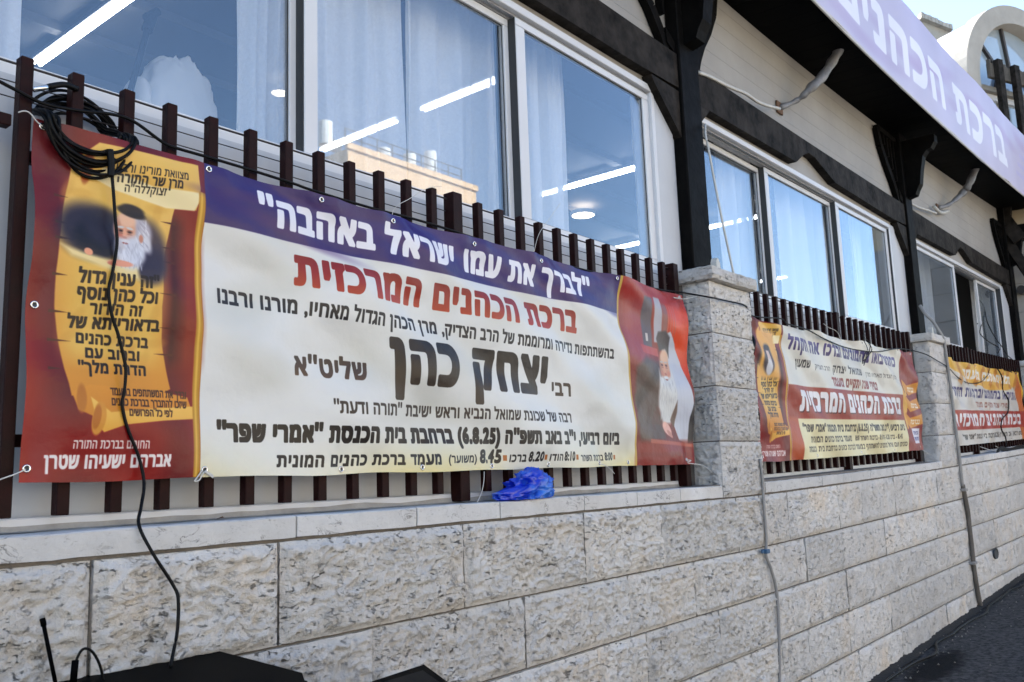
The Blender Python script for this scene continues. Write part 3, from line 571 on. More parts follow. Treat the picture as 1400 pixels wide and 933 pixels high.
def banner2():
    c = Canvas(3.43, .87, .0025); c.a[:] = np.array((232, 229, 220)) / 255.
    side_panel(c)
    c.rect(.08, .34, .50, .80, (232, 186, 110), .03); c.blob(.20, .62, .075, .09, (96, 88, 96), 0, .4); c.blob(.205, .63, .035, .055, (226, 206, 196), 0, .4); c.blob(.205, .57, .035, .05, (222, 222, 226), 0, .4); c.blob(.205, .69, .04, .018, (70, 62, 70), 0, .4)
    c.rect(.46, 2.98, -.01, .9, (168, 70, 52), .002)
    c.rect(.46, 2.95, .475, .88, (228, 226, 218), .004); c.rect(.62, 3.0, -.01, .262, (236, 228, 192), .006); c.rect(.46, .62, -.01, .27, (190, 96, 50), .02)
    c.text(H_QHL, .52, 2.86, .705, .790, (96, 84, 150), .085, rise=-.0, c2=(70, 50, 110))
    c.text('\u05e9\u05de\u05e2\u05d5\u05df', .66, .88, .60, .65, (60, 54, 54), .05); c.text('\u05e9\u05de\u05d5\u05d0\u05dc \u05d9\u05e6\u05d7\u05e7', 1.35, 1.95, .595, .645, (60, 54, 54), .06); c.text('\u05d4\u05db\u05d4\u05df \u05d4\u05d2\u05d3\u05d5\u05dc \u05de\u05d0\u05d7\u05d9\u05d5 \u05de\u05e8\u05df', 2.08, 2.85, .60, .63, (90, 84, 84), .03); c.text('\u05d4\u05e8\u05d1 \u05d4\u05e6\u05d3\u05d9\u05e7', .95, 1.28, .60, .63, (90, 84, 84), .03)
    c.text(H_YR, 1.30, 2.34, .495, .560, (150, 60, 50), .07)
    c.text(H_BRK, .66, 2.90, .300, .440, (90, 24, 26), .10); c.text(H_BRK, .65, 2.89, .308, .448, (240, 238, 240), .10)
    c.text(H_DAY, .68, 2.88, .175, .225, (50, 36, 28), .075)
    c.text(H_MAM, .80, 1.60, .105, .145, (60, 44, 34), .06); c.text('8.45 \u25aa \u05d1\u05e8\u05db\u05d5 8.20 \u25aa \u05d4\u05d5\u05d3\u05d5 8:10 \u25aa \u05d1\u05e8\u05db\u05d5\u05ea \u05d4\u05e9\u05d7\u05e8 8:00'.replace('\u25aa', '-'), 1.7, 2.8, .108, .142, (60, 44, 34), .05)
    c.text('\u05db\u05d4\u05e0\u05d9\u05dd \u05d5\u05e2\u05dd \u05d9\u05e9\u05e8\u05d0\u05dc \u05de\u05d5\u05d6\u05de\u05e0\u05d9\u05dd \u05dc\u05d4\u05e9\u05ea\u05ea\u05e3 \u05d1\u05de\u05e2\u05de\u05d3 \u05dc\u05d1\u05e8\u05db\u05ea \u05db\u05d4\u05e0\u05d9\u05dd \u05d1\u05e8\u05d7\u05d1\u05ea \u05d1\u05d9\u05ea \u05d4\u05db\u05e0\u05e1\u05ea', .72, 2.92, .045, .080, (60, 44, 34), .05)
    c.rect(2.96, 3.45, -.01, .9, (150, 34, 28), .004); c.poly([(2.94, .56), (3.05, .42), (3.03, .20), (2.96, .30)], (226, 178, 84), .01)
    for zz in (.56, .42, .28):
        c.poly([(3.0, zz + .05), (3.12, zz), (3.45, zz + .04), (3.45, zz - .05), (3.12, zz - .09), (3.0, zz - .03)], (222, 160, 40), .006)
        c.poly([(3.0, zz + .02), (3.05, zz - .02), (3.05, zz - .09), (3.0, zz - .10)], (232, 190, 90), .008)
        c.text('\u05d1\u05d1\u05e8\u05db\u05d4', 3.14, 3.34, zz - .055, zz - .015, (250, 244, 230), .07)
    c.rect(3.14, 3.36, .06, .19, (232, 228, 236), .004); c.text('\u05d4\u05db\u05e0\u05d9\u05e1\u05d4', 3.17, 3.33, .135, .165, (60, 54, 130), .06); c.text('\u05dc\u05e2\u05d6\u05e8\u05ea \u05e0\u05e9\u05d9\u05dd', 3.16, 3.34, .085, .115, (60, 54, 130), .05)
    c.mottle(.02); return c.material('banner_vinyl_red_heading', .42)
def banner3():
    c = Canvas(4.0, .89, .004); c.a[:] = np.array((222, 218, 212)) / 255.
    c.poly([(-.1, 1.0), (-.1, .84), (.3, .76), (1.0, .66), (2.0, .60), (3.0, .62), (3.9, .72), (4.1, .80), (4.1, 1.)], (238, 206, 112), .01, grad=(230, 184, 84))
    for q in range(9): c.poly([(.4 + .38 * q, .66), (.5 + .38 * q, .9), (.62 + .38 * q, .9), (.52 + .38 * q, .62)], (190, 124, 40), .02, .6)
    c.rect(3.6, 4.1, .0, 1., (206, 120, 40), .02); c.poly([(3.8, .9), (4.1, .9), (4.1, .3), (3.95, .6)], (236, 196, 60), .01)
    c.text('\u05de\u05d6\u05de\u05e0\u05d9\u05dd \u05d0\u05ea\u05db\u05dd \u05dc\u05de\u05e2\u05de\u05d3', .7, 3.3, .70, .80, (244, 240, 232), .09)
    c.text(H_QHL, .1, 3.5, .50, .60, (66, 56, 120), .09); c.text(H_YR, 1.1, 2.9, .395, .455, (160, 90, 70), .07)
    c.rect(-.1, 4.1, .155, .36, (178, 58, 38), .004); c.text(H_BRK, .1, 3.7, .19, .325, (240, 238, 240), .10); c.text(H_DAY, .4, 3.6, .055, .105, (60, 50, 40), .07)
    c.mottle(.02); return c.material('banner_vinyl_yellow_top', .42)
# ================================================================ SETTING: road
gx = [-60, -20, -6, -3, 0, 2, 4, 5.4, 7, 8.5, 10.8, 13, 17, 25, 40, 90]
def ground_z(x): return -1.58 + .024 * x if -6 < x < 14 else (-1.72 if x <= -6 else -1.244)
gy = [-90, -40, -20, -8, -4, -2, -1, -.4, -.1, .05, .5]
V = [(x, y, ground_z(x) + .006 * N((x, y, 0), 1.3)) for y in gy for x in gx]
nx_ = len(gx); obj('road', V, [(j * nx_ + i, j * nx_ + i + 1, (j + 1) * nx_ + i + 1, (j + 1) * nx_ + i) for j in range(len(gy) - 1) for i in range(nx_ - 1)], M['asphalt'])['kind'] = 'structure'
V = [(x, y, -1.9) for x in (-700, 900) for y in (-700, 700)]
obj('ground', V, [(0, 2, 3, 1)], mat('far_ground', (.16, .145, .12), .9, var=.3, vscale=.05))['kind'] = 'structure'
# dirt strip along the foot of the wall
mb = MB(); P0 = []; P1 = []
for i in range(60):
    x = 3.5 + i * .16; P0.append((x, .0, ground_z(x) + .03)); P1.append((x, -.05 - .035 * abs(N((x, 0, 0), 3)) - .02, ground_z(x) + .012))
mb.add(P0 + P1, [(i, i + 60, i + 61, i + 1) for i in range(59)])
mb.build('gutter', mat('dark_gutter_dirt', (.012, .011, .010), .9, bump=.6, bscale=60))['kind'] = 'structure'
# ================================================================ stones
def rock(V0, nrm, dmin, amp, sd):
    """rock-faced relief: drafted margin at zero, chipped scales and ledges inside"""
    m = min(1, max(0, (dmin - .007) / .016)); m = m * m * (3 - 2 * m)
    p = V0; x, z = p[0] - p[1], p[2]
    wx = x + .012 * N((x * 18, sd, z * 18)); wz = z + .010 * N((x * 16, sd + 5, z * 20))
    a = N((x * 7 + sd, 3, z * 9))
    # scales: saw-like steps that drop sharply on their lower side, so daylight from above models them
    t = wz * 30 + wx * 5 + 1.6 * N((wx * 14, sd, wz * 14)); fr = t - math.floor(t)
    saw = (fr if fr < .82 else (1 - fr) / .18 * .82)
    b = 1 - abs(N((wx * 24 + sd, 1, wz * 30))) * 2.8
    c_ = 1 - abs(N((wx * 52 + sd, 4, wz * 60))) * 2.6
    h = m * amp * (.25 + .8 * a + .62 * saw * (.6 + .8 * N((x * 11, sd + 2, z * 11))) + .42 * b + .26 * c_)
    return (V0[0] + nrm[0] * h, V0[1] + nrm[1] * h, V0[2])
def stone(parent, x0, x1, z0, z1, y=0., res=.012, amp=.008, m='stone', depth=.055, left=None, name='stone', gap=1):
    if gap > 1: x0 += .0035; x1 -= .0035; z0 += .0012; z1 -= .0012
    W = x1 - x0; Hh = z1 - z0; nx = max(3, int(W / res)); nz = max(3, int(Hh / res)); sd = rnd.uniform(0, 50)
    off = rnd.uniform(-.0025, .0025)
    V = []; Fc = []
    for j in range(nz + 1):
        for i in range(nx + 1):
            x = x0 + W * i / nx; z = z0 + Hh * j / nz
            dm = min(x - x0, x1 - x, z - z0, z1 - z)
            e = .0015 * N((x * 40, 0, z * 40), 1, sd) if dm < 1e-6 else 0
            V.append(rock((x + e, y + off + (.003 if dm < 1e-6 else 0), z + e), (0, -1), dm, amp, sd))
    Fc += [(j * (nx + 1) + i, j * (nx + 1) + i + 1, (j + 1) * (nx + 1) + i + 1, (j + 1) * (nx + 1) + i) for j in range(nz) for i in range(nx)]
    n0 = len(V)
    if left:                       # rough left flank, for the pillars
        ny = max(3, int(left / res))
        for j in range(nz + 1):
            for i in range(ny + 1):
                yy = y + left * (1 - i / ny); z = z0 + Hh * j / nz; dm = min(yy - y, y + left - yy, z - z0, z1 - z)
                V.append(rock((x0, yy + (off + .003 if i == ny else 0), z), (-1, 0), dm, amp, sd + 9) if i < ny else V[j * (nx + 1)])
        Fc += [(n0 + j * (ny + 1) + i, n0 + j * (ny + 1) + i + 1, n0 + (j + 1) * (ny + 1) + i + 1, n0 + (j + 1) * (ny + 1) + i) for j in range(nz) for i in range(ny)]
        depth = left
    b = len(V); yb = y + depth
    V += [(x0, y + .004, z0), (x1, y + .004, z0), (x1, y + .004, z1), (x0, y + .004, z1), (x0, yb, z0), (x1, yb, z0), (x1, yb, z1), (x0, yb, z1)]
    Fc += [(b + 1, b + 5, b + 6, b + 2), (b + 3, b + 2, b + 6, b + 7), (b, b + 4, b + 5, b + 1)]
    if not left: Fc += [(b, b + 3, b + 7, b + 4)]
    else: Fc += [(b + 4, b + 7, b + 6, b + 5)]
    return obj(name, V, Fc, M[m], parent, smooth=True, up=True)
wall = thing('stone_wall', 'low wall of rough pale limestone blocks under the banners', 'wall', (3, 0, -1.5))
def jx(lst): return [float(at(a, b, 0)[0]) for a, b in lst]
G = .0035
courses = [(-.165, -.447, [-.95, -.42] + jx([(126, 800), (381, 820), (635, 790), (800, 750), (906, 740), (1008, 715)]) + [3.83] + jx([(1078, 700), (1147, 690), (1180, 690), (1224, 680), (1246, 678), (1282, 672), (1316, 665), (1345, 660), (1378, 652)]) + [12.1, 12.8, 13.6]),
           (-.447, -.702, [-.7, -.1, .42] + jx([(509, 862), (718, 823), (859, 793), (948.6, 771), (1035, 750), (1101.5, 750), (1154.6, 760), (1210.7, 735), (1279, 710), (1315, 700), (1345, 700), (1379, 690)]) + [11.6, 12.4, 13.6]),
           (-.702, -.962, [-.5, .2, .8, 1.5, 2.2] + jx([(885, 878), (983.5, 838), (1061, 820), (1132.7, 793), (1157.6, 790), (1201.6, 768), (1279, 745), (1329, 740), (1361, 735)]) + [10.6, 11.7, 12.6, 13.6]),
           (-.962, -1.215, [-.5, .4, 1.1, 1.9, 2.6] + jx([(1030, 908), (1070, 890), (1106, 871), (1162, 860), (1216.7, 817), (1245.6, 802), (1300, 790), (1335, 770)]) + [9.6, 10.4, 11.5, 12.6, 13.6]),
           (-1.215, -1.50, [-.5, .5, 1.3, 2.1, 2.9, 3.7] + jx([(1110, 930), (1176, 905), (1233, 870), (1276, 830)]) + [7.4, 8.1, 8.8, 9.7, 10.8, 11.9, 13.6])]
for zt, zb, xs in courses:
    for a, b in zip(xs[:-1], xs[1:]):
        if b - a < .05: continue
        far = a > 5; near = b < 4.2
        stone(wall, a + G, b - G, zb + G + .0005, zt - G, rnd.uniform(-.003, .003), .0065 if near else (.0095 if not far else .02), .0205 if near else .0125, gap=1 if near else 2)
mb = MB(); mb.box(-1.0, 13.6, .016, .30, -1.9, -.168); mb.build('mortar', M['mortar'], wall, up=True)
# ledge of thin sawn stones
lx = [-.95, -.35] + jx([(405, 724), (569.5, 710), (683.5, 703), (799, 695), (871, 686), (930, 679)]) + [3.40]
l2 = [3.93] + jx([(1124, 657), (1153, 655), (1190, 650), (1220.6, 646), (1247.6, 643.5)]) + [7.74]
l3 = [8.38] + jx([(1330, 630), (1346, 628), (1375, 622)]) + [12.6, 13.5]
for L in (lx, l2, l3):
    for a, b in zip(L[:-1], L[1:]):
        n = max(4, int((b - a) / .05)); V = []; sd = rnd.random() * 9
        for k, (yy, zz) in enumerate(((.24, -.1), (.03, -.1), (.003, -.1), (-.002, -.103), (-.002, -.13), (-.001, -.158), (.24, -.158))):
            for i in range(n + 1):
                x = a + .003 + (b - a - .006) * i / n
                V.append((x, yy + (.0016 * N((x * 9, k, sd)) if 1 <= k <= 5 else 0), zz + (.0035 * N((x * 11, sd, k * .2)) if k in (1, 2, 3, 5) else 0)))
        o = obj('ledge_stone', V, [(k * (n + 1) + i, k * (n + 1) + i + 1, (k + 1) * (n + 1) + i + 1, (k + 1) * (n + 1) + i) for k in range(6) for i in range(n)] + [tuple(k * (n + 1) for k in range(7)), tuple(k * (n + 1) + n for k in range(6, -1, -1))], M['ledge'], wall, up=True)
# ================================================================ pillars
def pillar(x0, x1, label, dep, seed):
    t = thing('stone_pillar', label, 'pillar', (x0, 0, -.16), 'rough stone pillars between the fences')
    zs = [-.163, .13, .42, .705, .985]
    for a, b in zip(zs[:-1], zs[1:]): stone(t, x0, x1, a + .003, b - .003, 0, .0075 if x0 < 6 else .02, .013, 'pillar', left=dep, name='stone_block')
    mb = MB(); mb.box(x0 + .008, x1 - .008, .012, dep + .06, -.16, .985); mb.build('mortar', M['mortar'], t, up=True)
    # capping slab with rough edges
    V = []; Fc = []; xa, xb, ya, yb = x0 - .035, x1 + .03, -.035, dep + .03; n = 26
    ring = [(xa + (xb - xa) * i / n, ya, 0, -1) for i in range(n)] + [(xb, ya + (yb - ya) * i / n, 1, 0) for i in range(n)] + [(xb - (xb - xa) * i / n, yb, 0, 1) for i in range(n)] + [(xa, yb - (yb - ya) * i / n, -1, 0) for i in range(n)]
    lv = [(.987, -.02), (.990, 0), (1.01, .006), (1.035, .004), (1.055, 0), (1.060, -.012)]
    for z, o in lv:
        for (x, y, a, b) in ring:
            k = o + .006 * N((x * 30, y * 30, z * 40), 1, seed); V.append((x + a * k, y + b * k, z + .004 * N((x * 22, y * 22, z), 1, seed)))
    m = len(ring)
    for j in range(len(lv) - 1): Fc += [(j * m + i, j * m + (i + 1) % m, (j + 1) * m + (i + 1) % m, (j + 1) * m + i) for i in range(m)]
    Fc += [tuple((len(lv) - 1) * m + i for i in range(m)), tuple(range(m - 1, -1, -1))]
    obj('cap_slab', V, Fc, M['pillar'], t, up=True)
    return t
pillar(3.415, 3.915, 'speckled stone pillar between the large left banner and the middle banner', .16, 3)
pillar(7.745, 8.35, 'speckled stone pillar just right of the middle banner', .14, 8)
pillar(12.85, 13.4, 'stone pillar at the far right end of the fences', .14, 12)
for x, z in ((3.50, 1.062), (7.85, 1.15)):
    mb = MB(); mb.prism([(x - .022, z - .01), (x - .021, z + .032), (x - .008, z + .055), (x + .009, z + .048), (x + .022, z + .026), (x + .024, z - .01)], -.02, .015)
    tag(mb.build('wood_wedge', M['conduit']), 'small pale wedge on top of the stone pillar %s' % ('left of the middle windows' if x < 5 else 'right of the middle windows'), 'wedge', 'pale wedges on the pillar caps')
# ================================================================ building shell
bld = thing('building', 'white single storey hall with black timber framing and sliding windows', 'building', (3, .25, -1.5))
def part(mb, name, m, parent=bld, up=True, smooth=False): return mb.build(name, M[m], parent, smooth, up)
mb = MB(); mb.box(-1.0, 3.6, .21, .26, -.12, 1.046); part(mb, 'wall_panel', 'white_wall')
mb = MB()
for i in range(8): mb.box(3.6 + i * .6, 4.2 + i * .6, .21, .26, -.12, 1.046)
part(mb, 'wall_panel', 'white_wall')
mb = MB()
for i in range(7): mb.box(8.4 + i * .7, 9.1 + i * .7, .21, .26, -.12, 1.046)
part(mb, 'wall_panel', 'white_wall')
for x0, x1 in ((-.9, 3.28), (4.0, 5.72), (5.86, 7.55), (8.55, 9.7), (9.85, 12.5)):   # white rail that stands on the ledge
    mb = MB(); mb.box(x0, x1, .155, .209, -.096, -.066, .003); part(mb, 'base_rail', 'alu')
# torn plaster edge at the foot of the first panel
V = []; n = 80
for i in range(n + 1):
    x = -.9 + 4.15 * i / n; V += [(x, .12, -.0985), (x, .150, -.0965 + .0), (x, .1545, -.083 + .008 * N((x * 5, 0, 1)) + .003 * N((x * 23, 4, 1)))]
obj('plaster_edge', V, [(i * 3 + k, i * 3 + 3 + k, i * 3 + 4 + k, i * 3 + 1 + k) for i in range(n) for k in range(2)], M['plaster'], bld)
# upper wall: cream tongue-and-groove boards above and behind the beams
def boards(x0, x1, z0, z1):
    z = z0
    while z < z1 - .01:
        zz = min(z + .125, z1); n = max(1, int((x1 - x0) / 1.0)); mb = MB()
        for i in range(n): mb.box(x0 + (x1 - x0) * i / n, x0 + (x1 - x0) * (i + 1) / n, .235, .262, z + .0007, zz - .0007, 0)
        part(mb, 'cladding_board', 'cream'); z = zz
boards(-1, 13.6, 2.121, 3.45)
mb = MB(); mb.box(-1, 13.6, .263, .5, 2.16, 3.5); part(mb, 'upper_wall', 'cream')
for x0, x1, zz in ((3.53, 3.852, 1.09), (7.83, 8.150, 1.09), (12.71, 13.6, 1.09)):
    mb = MB(); mb.box(x0, x1, .225, .45, -.1, 2.12); part(mb, 'pier_wall', 'white_wall')
mb = MB(); mb.box(3.332, 3.53, .218, .34, 1.02, 2.118, .003); part(mb, 'window_side_trim', 'white_wall')
mb = MB(); mb.box(7.678, 7.83, .218, .34, 1.02, 2.118, .003); part(mb, 'window_side_trim', 'white_wall')
# ---- windows
def WX(x): return (x + .852) * .979 - .852
def WI(x): return (x + .852) * 1.019 - .852
def window(x0, x1, sashes, z0=1.061, z1=2.117, mull=(), yo=.215):
    x0, x1 = WX(x0), WX(x1); sashes = [(WX(a), WX(b), c, d, e) for a, b, c, d, e in sashes]
    fr = MB()
    fr.box(x0, x1, yo, yo + .12, z0 - .02, z0 + .028, .003); fr.box(x0, x1, yo, yo + .12, z1 - .038, z1, .003)
    fr.box(x0, x0 + .035, yo, yo + .12, z0 + .03, z1 - .04, .002); fr.box(x1 - .035, x1, yo, yo + .12, z0 + .03, z1 - .04, .002)
    w_ = part(fr, 'window', 'alu')
    tr = MB(); tr.box(x0 + .035, x1 - .035, yo + .03, yo + .034, z1 - .048, z1 - .0385); tr.box(x0 + .035, x1 - .035, yo + .06, yo + .10, z1 - .052, z1 - .0385); o = part(tr, 'window_track', 'alu_grey', w_)
    ROOT[w_.name] = ROOT[bld.name]
    for k, (a, b, lane, sl_, sr_) in enumerate(sashes):
        y = yo + .020 + .042 * lane; sz0, sz1 = z0 + .03, z1 - .053
        s_ = MB(); bw = .038
        s_.box(a, b, y, y + .03, sz0, sz0 + .026, .002); s_.box(a, b, y, y + .03, sz1 - .035, sz1, .002)
        s_.box(a, a + sl_, y, y + .03, sz0 + .027, sz1 - .036, .002); s_.box(b - sr_, b, y, y + .03, sz0 + .027, sz1 - .036, .002)
        part(s_, 'sash', 'alu', w_)
        prev = sashes[k - 1] if k else None
        if prev and prev[2] > lane:      # dark strip painted as shade where a sash runs in front of its neighbour
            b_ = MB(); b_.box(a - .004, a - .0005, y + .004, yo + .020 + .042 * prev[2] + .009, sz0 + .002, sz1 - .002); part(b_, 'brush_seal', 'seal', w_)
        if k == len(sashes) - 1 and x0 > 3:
            b_ = MB(); b_.box(x1 - .040, x1 - .0355, yo + .004, y + .010, z0 + .03, z1 - .05); part(b_, 'brush_seal', 'seal', w_)  # dark strip painted for the jamb's reflection in the last pane
        g_ = MB(); g_.box(a + sl_ - .004, b - sr_ + .004, y + .012, y + .017, sz0 + .022, sz1 - .031); part(g_, 'pane', 'glass', w_)
        e = MB(); ez = .004
        e.box(a + sl_, b - sr_, y + .0085, y + .0115, sz0 + .0265, sz0 + .0265 + ez); e.box(a + sl_, b - sr_, y + .0085, y + .0115, sz1 - .0365 - ez, sz1 - .0365)
        e.box(a + sl_, a + sl_ + ez, y + .0085, y + .0115, sz0 + .031, sz1 - .041); e.box(b - sr_ - ez, b - sr_, y + .0085, y + .0115, sz0 + .031, sz1 - .041); part(e, 'seal', 'seal', w_)
    return w_
window(-1.2, 3.42, [(-1.16, -.05 - .30, 0, .05, .05), (-.42, 1.035, 2.1, .05, .05), (1.015, 2.205, 1.05, .058, .05), (2.190, 3.385, 0., .065, .06)])
window(3.96, 7.86, [(3.99, 5.13, 2.1, .05, .06), (5.09, 6.46, 1.05, .06, .06), (6.42, 7.82, .0, .07, .06)])
window(8.37, 13.0, [(8.40, 10.42, 0, .05, .07), (11.75, 12.96, 1, .06, .06)])
# dark strips painted for sash edges mirrored beside the panes
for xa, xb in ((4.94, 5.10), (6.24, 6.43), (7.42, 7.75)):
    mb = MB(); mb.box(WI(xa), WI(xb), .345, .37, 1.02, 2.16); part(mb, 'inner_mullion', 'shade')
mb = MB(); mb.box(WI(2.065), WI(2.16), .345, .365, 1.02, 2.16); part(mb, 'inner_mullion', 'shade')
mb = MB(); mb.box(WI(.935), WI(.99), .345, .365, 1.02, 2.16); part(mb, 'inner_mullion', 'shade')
# ---- room inside
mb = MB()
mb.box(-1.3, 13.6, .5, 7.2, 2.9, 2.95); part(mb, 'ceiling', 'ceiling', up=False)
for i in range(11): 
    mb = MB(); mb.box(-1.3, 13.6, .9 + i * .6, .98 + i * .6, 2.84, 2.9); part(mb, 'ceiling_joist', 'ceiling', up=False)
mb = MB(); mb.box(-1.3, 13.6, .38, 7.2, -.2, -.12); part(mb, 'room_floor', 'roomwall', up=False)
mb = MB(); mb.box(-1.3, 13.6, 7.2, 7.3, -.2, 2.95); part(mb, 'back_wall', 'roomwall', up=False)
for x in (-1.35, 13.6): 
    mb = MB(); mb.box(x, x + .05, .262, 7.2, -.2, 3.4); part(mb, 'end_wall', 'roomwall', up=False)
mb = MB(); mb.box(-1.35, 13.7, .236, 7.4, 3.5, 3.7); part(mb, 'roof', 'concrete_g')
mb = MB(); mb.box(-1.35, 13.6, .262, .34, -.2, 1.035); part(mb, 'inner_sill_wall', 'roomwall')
def lamp(x, y0, y1, n, label):
    t = thing('ceiling_lamp', label, 'lamp', (x, (y0 + y1) / 2, 2.88), 'twin fluorescent lamps on the room ceiling')
    mb = MB(); mb.box(x - .032, x + .032, y0 - .03, y1 + .03, 2.81, 2.838, .004); mb.build('lamp_body', M['alu_grey'], t)
    for s in (-.021, .021):
        mb = MB(); mb.tube([(x + s, y0, 2.79), (x + s, y1, 2.79)], .0125, 8, False); mb.build('lamp_tube', M['tube'], t)
rows = [(1.475, [(3.75, 2.45), (2.2, 1.0)], 'first window pane'), (3.765, [(3.66, 2.76), (2.45, 1.5)], 'second window pane'), (6.09, [(3.1, 1.95), (5.0, 3.9)], 'third window pane'), (8.5, [(2.5, 1.7), (4.4, 3.2)], 'middle window'), (11.9, [(3.6, 2.9), (5.4, 4.2)], 'middle window, far off')]
for x, ls, wn in rows:
    for k, (a, b) in enumerate(ls): lamp(x, b, a, 2, 'lit twin tube lamp seen through the %s, %s the window' % (wn, 'nearer' if (k == 1) == (min(ls[1]) < min(ls[0])) else 'farther from'))
for px_, lb, r in (((383, 122), 'small warm square lamp glowing behind the curtain of the first pane', .06), ((797, 291), 'round warm lamp low in the third window pane', .12)):
    p = atz(*px_, 2.83); mb = MB(); n = 20
    t = thing('downlight', lb, 'lamp', (p[0], p[1], 2.8))
    mb.add([(p[0] + r * math.cos(6.2832 * k / n), p[1] + r * math.sin(6.2832 * k / n), z) for z in (2.80, 2.838) for k in range(n)], [tuple(range(n - 1, -1, -1)), tuple(range(n, 2 * n))] + [(k, (k + 1) % n, n + (k + 1) % n, n + k) for k in range(n)])
    mb.build('lamp_disc', M['warm'], t)
    mb = MB(); V = [(p[0] + q * math.cos(6.2832 * k / n), p[1] + q * math.sin(6.2832 * k / n), z) for q, z in ((r + .002, 2.797), (r + .02, 2.80), (r + .02, 2.84)) for k in range(n)]
    mb.add(V, [(j * n + k, j * n + (k + 1) % n, (j + 1) * n + (k + 1) % n, (j + 1) * n + k) for j in range(2) for k in range(n)]); mb.build('lamp_rim', M['alu'], t)
# ---- curtains
def curtain(x0, x1, label, z0=1.0, z1=2.6, y=.50, waves=None, amp=.034, sd=0, gather=0.):
    n = max(10, int((x1 - x0) / .008)); m = 14; V = []; wv = (waves * .7 if waves else (x1 - x0) / .11)
    for j in range(m + 1):
        f = j / m; z = z0 + (z1 - z0) * f
        for i in range(n + 1):
            t = i / n; x = x0 + (x1 - x0) * t + gather * (1 - f) * (t - .5)
            ph = 6.2832 * wv * t + 1.6 * N((t * 7, sd, f * .7)) * 2
            V.append((x, y + amp * math.sin(ph) * (.6 + .5 * N((t * 5, 3 + sd, f * .5)) + .4) + .012 * N((t * 3, f * 2, sd)), z))
    o = obj('curtain', V, [(j * (n + 1) + i, j * (n + 1) + i + 1, (j + 1) * (n + 1) + i + 1, (j + 1) * (n + 1) + i) for j in range(m) for i in range(n)], M['curtain'], None, True)
    return tag(o, label, 'curtain', 'sheer white curtains behind the windows')
curtain(-.9, .14, 'sheer white curtain at the extreme left edge of the first window', sd=1)
curtain(.845, 1.10, 'gathered white curtain left of the first white mullion', sd=2, waves=3)
curtain(1.10, 1.63, 'sheer white curtain in the left half of the second pane', sd=3, waves=4, gather=.04)
curtain(1.66, 2.36, 'sheer white curtain in the right half of the second pane', sd=4, waves=5, gather=-.05)
curtain(2.40, 2.86, 'sheer white curtain in the left part of the third pane', sd=5, waves=3.5)
curtain(3.55, 3.95, 'narrow white curtain at the right edge of the third pane', sd=6, waves=3)
curtain(4.72, 5.30, 'white curtain in the left pane of the middle window', sd=7, waves=5)
curtain(5.75, 6.75, 'white curtain slanting across the centre pane of the middle window', sd=8, waves=6, gather=.25)
curtain(7.4, 8.1, 'white curtain in the right pane of the middle window', sd=9, waves=4)
curtain(8.7, 10.25, 'white curtain filling the left pane of the far right window', sd=10, waves=9)
curtain(12.4, 13.1, 'pale curtain at the right side of the open far window', sd=11, waves=3, y=.52)
# cloth-covered object and microphone stand by the first pane
V = []; Fc = []; nu, nv = 44, 26
for j in range(nv + 1):
    f = j / nv
    for i in range(nu):
        a = 6.2832 * i / nu
        prof = math.sin(min(1, f * 1.05) * math.pi / 2) ** .6
        fold = 1 + .07 * (1 - abs(N((math.cos(a) * 4 + 3, math.sin(a) * 4, f * 6))) * 3) + .10 * math.sin(a * 5 + f * 2) * f + .10 * N((math.cos(a) * 2, math.sin(a) * 2, f * 3)) * f
        V.append((.85 + .185 * prof * fold * math.cos(a) + .02 * (1 - f), .93 + .16 * prof * fold * math.sin(a), 1.625 - .48 * f ** 1.5 + .025 * N((math.cos(a) * 3, math.sin(a) * 3, f * 4)) + .018 * (1 - abs(N((math.cos(a) * 6, math.sin(a) * 6, f * 9))) * 3)))
Fc = [(j * nu + i, (j + 1) * nu + i, (j + 1) * nu + (i + 1) % nu, j * nu + (i + 1) % nu) for j in range(nv) for i in range(nu)]
n0 = len(V)
for j in range(15):
    f = j / 14
    for i in range(24):
        a = 6.2832 * i / 24; q = math.sin(min(1, f) * math.pi / 2) ** .6 * (1 + .12 * math.sin(3 * a))
        V.append((.70 + .075 * q * math.cos(a), .90 + .09 * q * math.sin(a), 1.50 - .35 * f ** 1.5))
Fc += [(n0 + j * 24 + i, n0 + (j + 1) * 24 + i, n0 + (j + 1) * 24 + (i + 1) % 24, n0 + j * 24 + (i + 1) % 24) for j in range(14) for i in range(24)]
tag(obj('draped_cloth', V, Fc, M['cloth'], None, True), 'rumpled white cloth draped over something behind the first pane', 'cloth')
P = [at(180, 118, .80), at(192, 75, .80), at(201, 42, .80), at(205, 33, .80)]
t = thing('microphone_stand', 'dark slender microphone stand leaning beside the white cloth', 'stand', tuple(P[0]))
b0 = Vector(P[0]) + (Vector(P[0]) - Vector(P[1])) * 4
mb = MB(); mb.tube([b0, P[0], P[2]], .011, 8, False); mb.build('stand_pole', M['black_plastic'], t)
mb = MB(); mb.tube([P[2], at(208, 22, .8)], .020, 10, False); mb.tube([at(199, 25, .8), at(216, 16, .8)], .016, 8, False); mb.build('stand_clamp', M['black_plastic'], t)
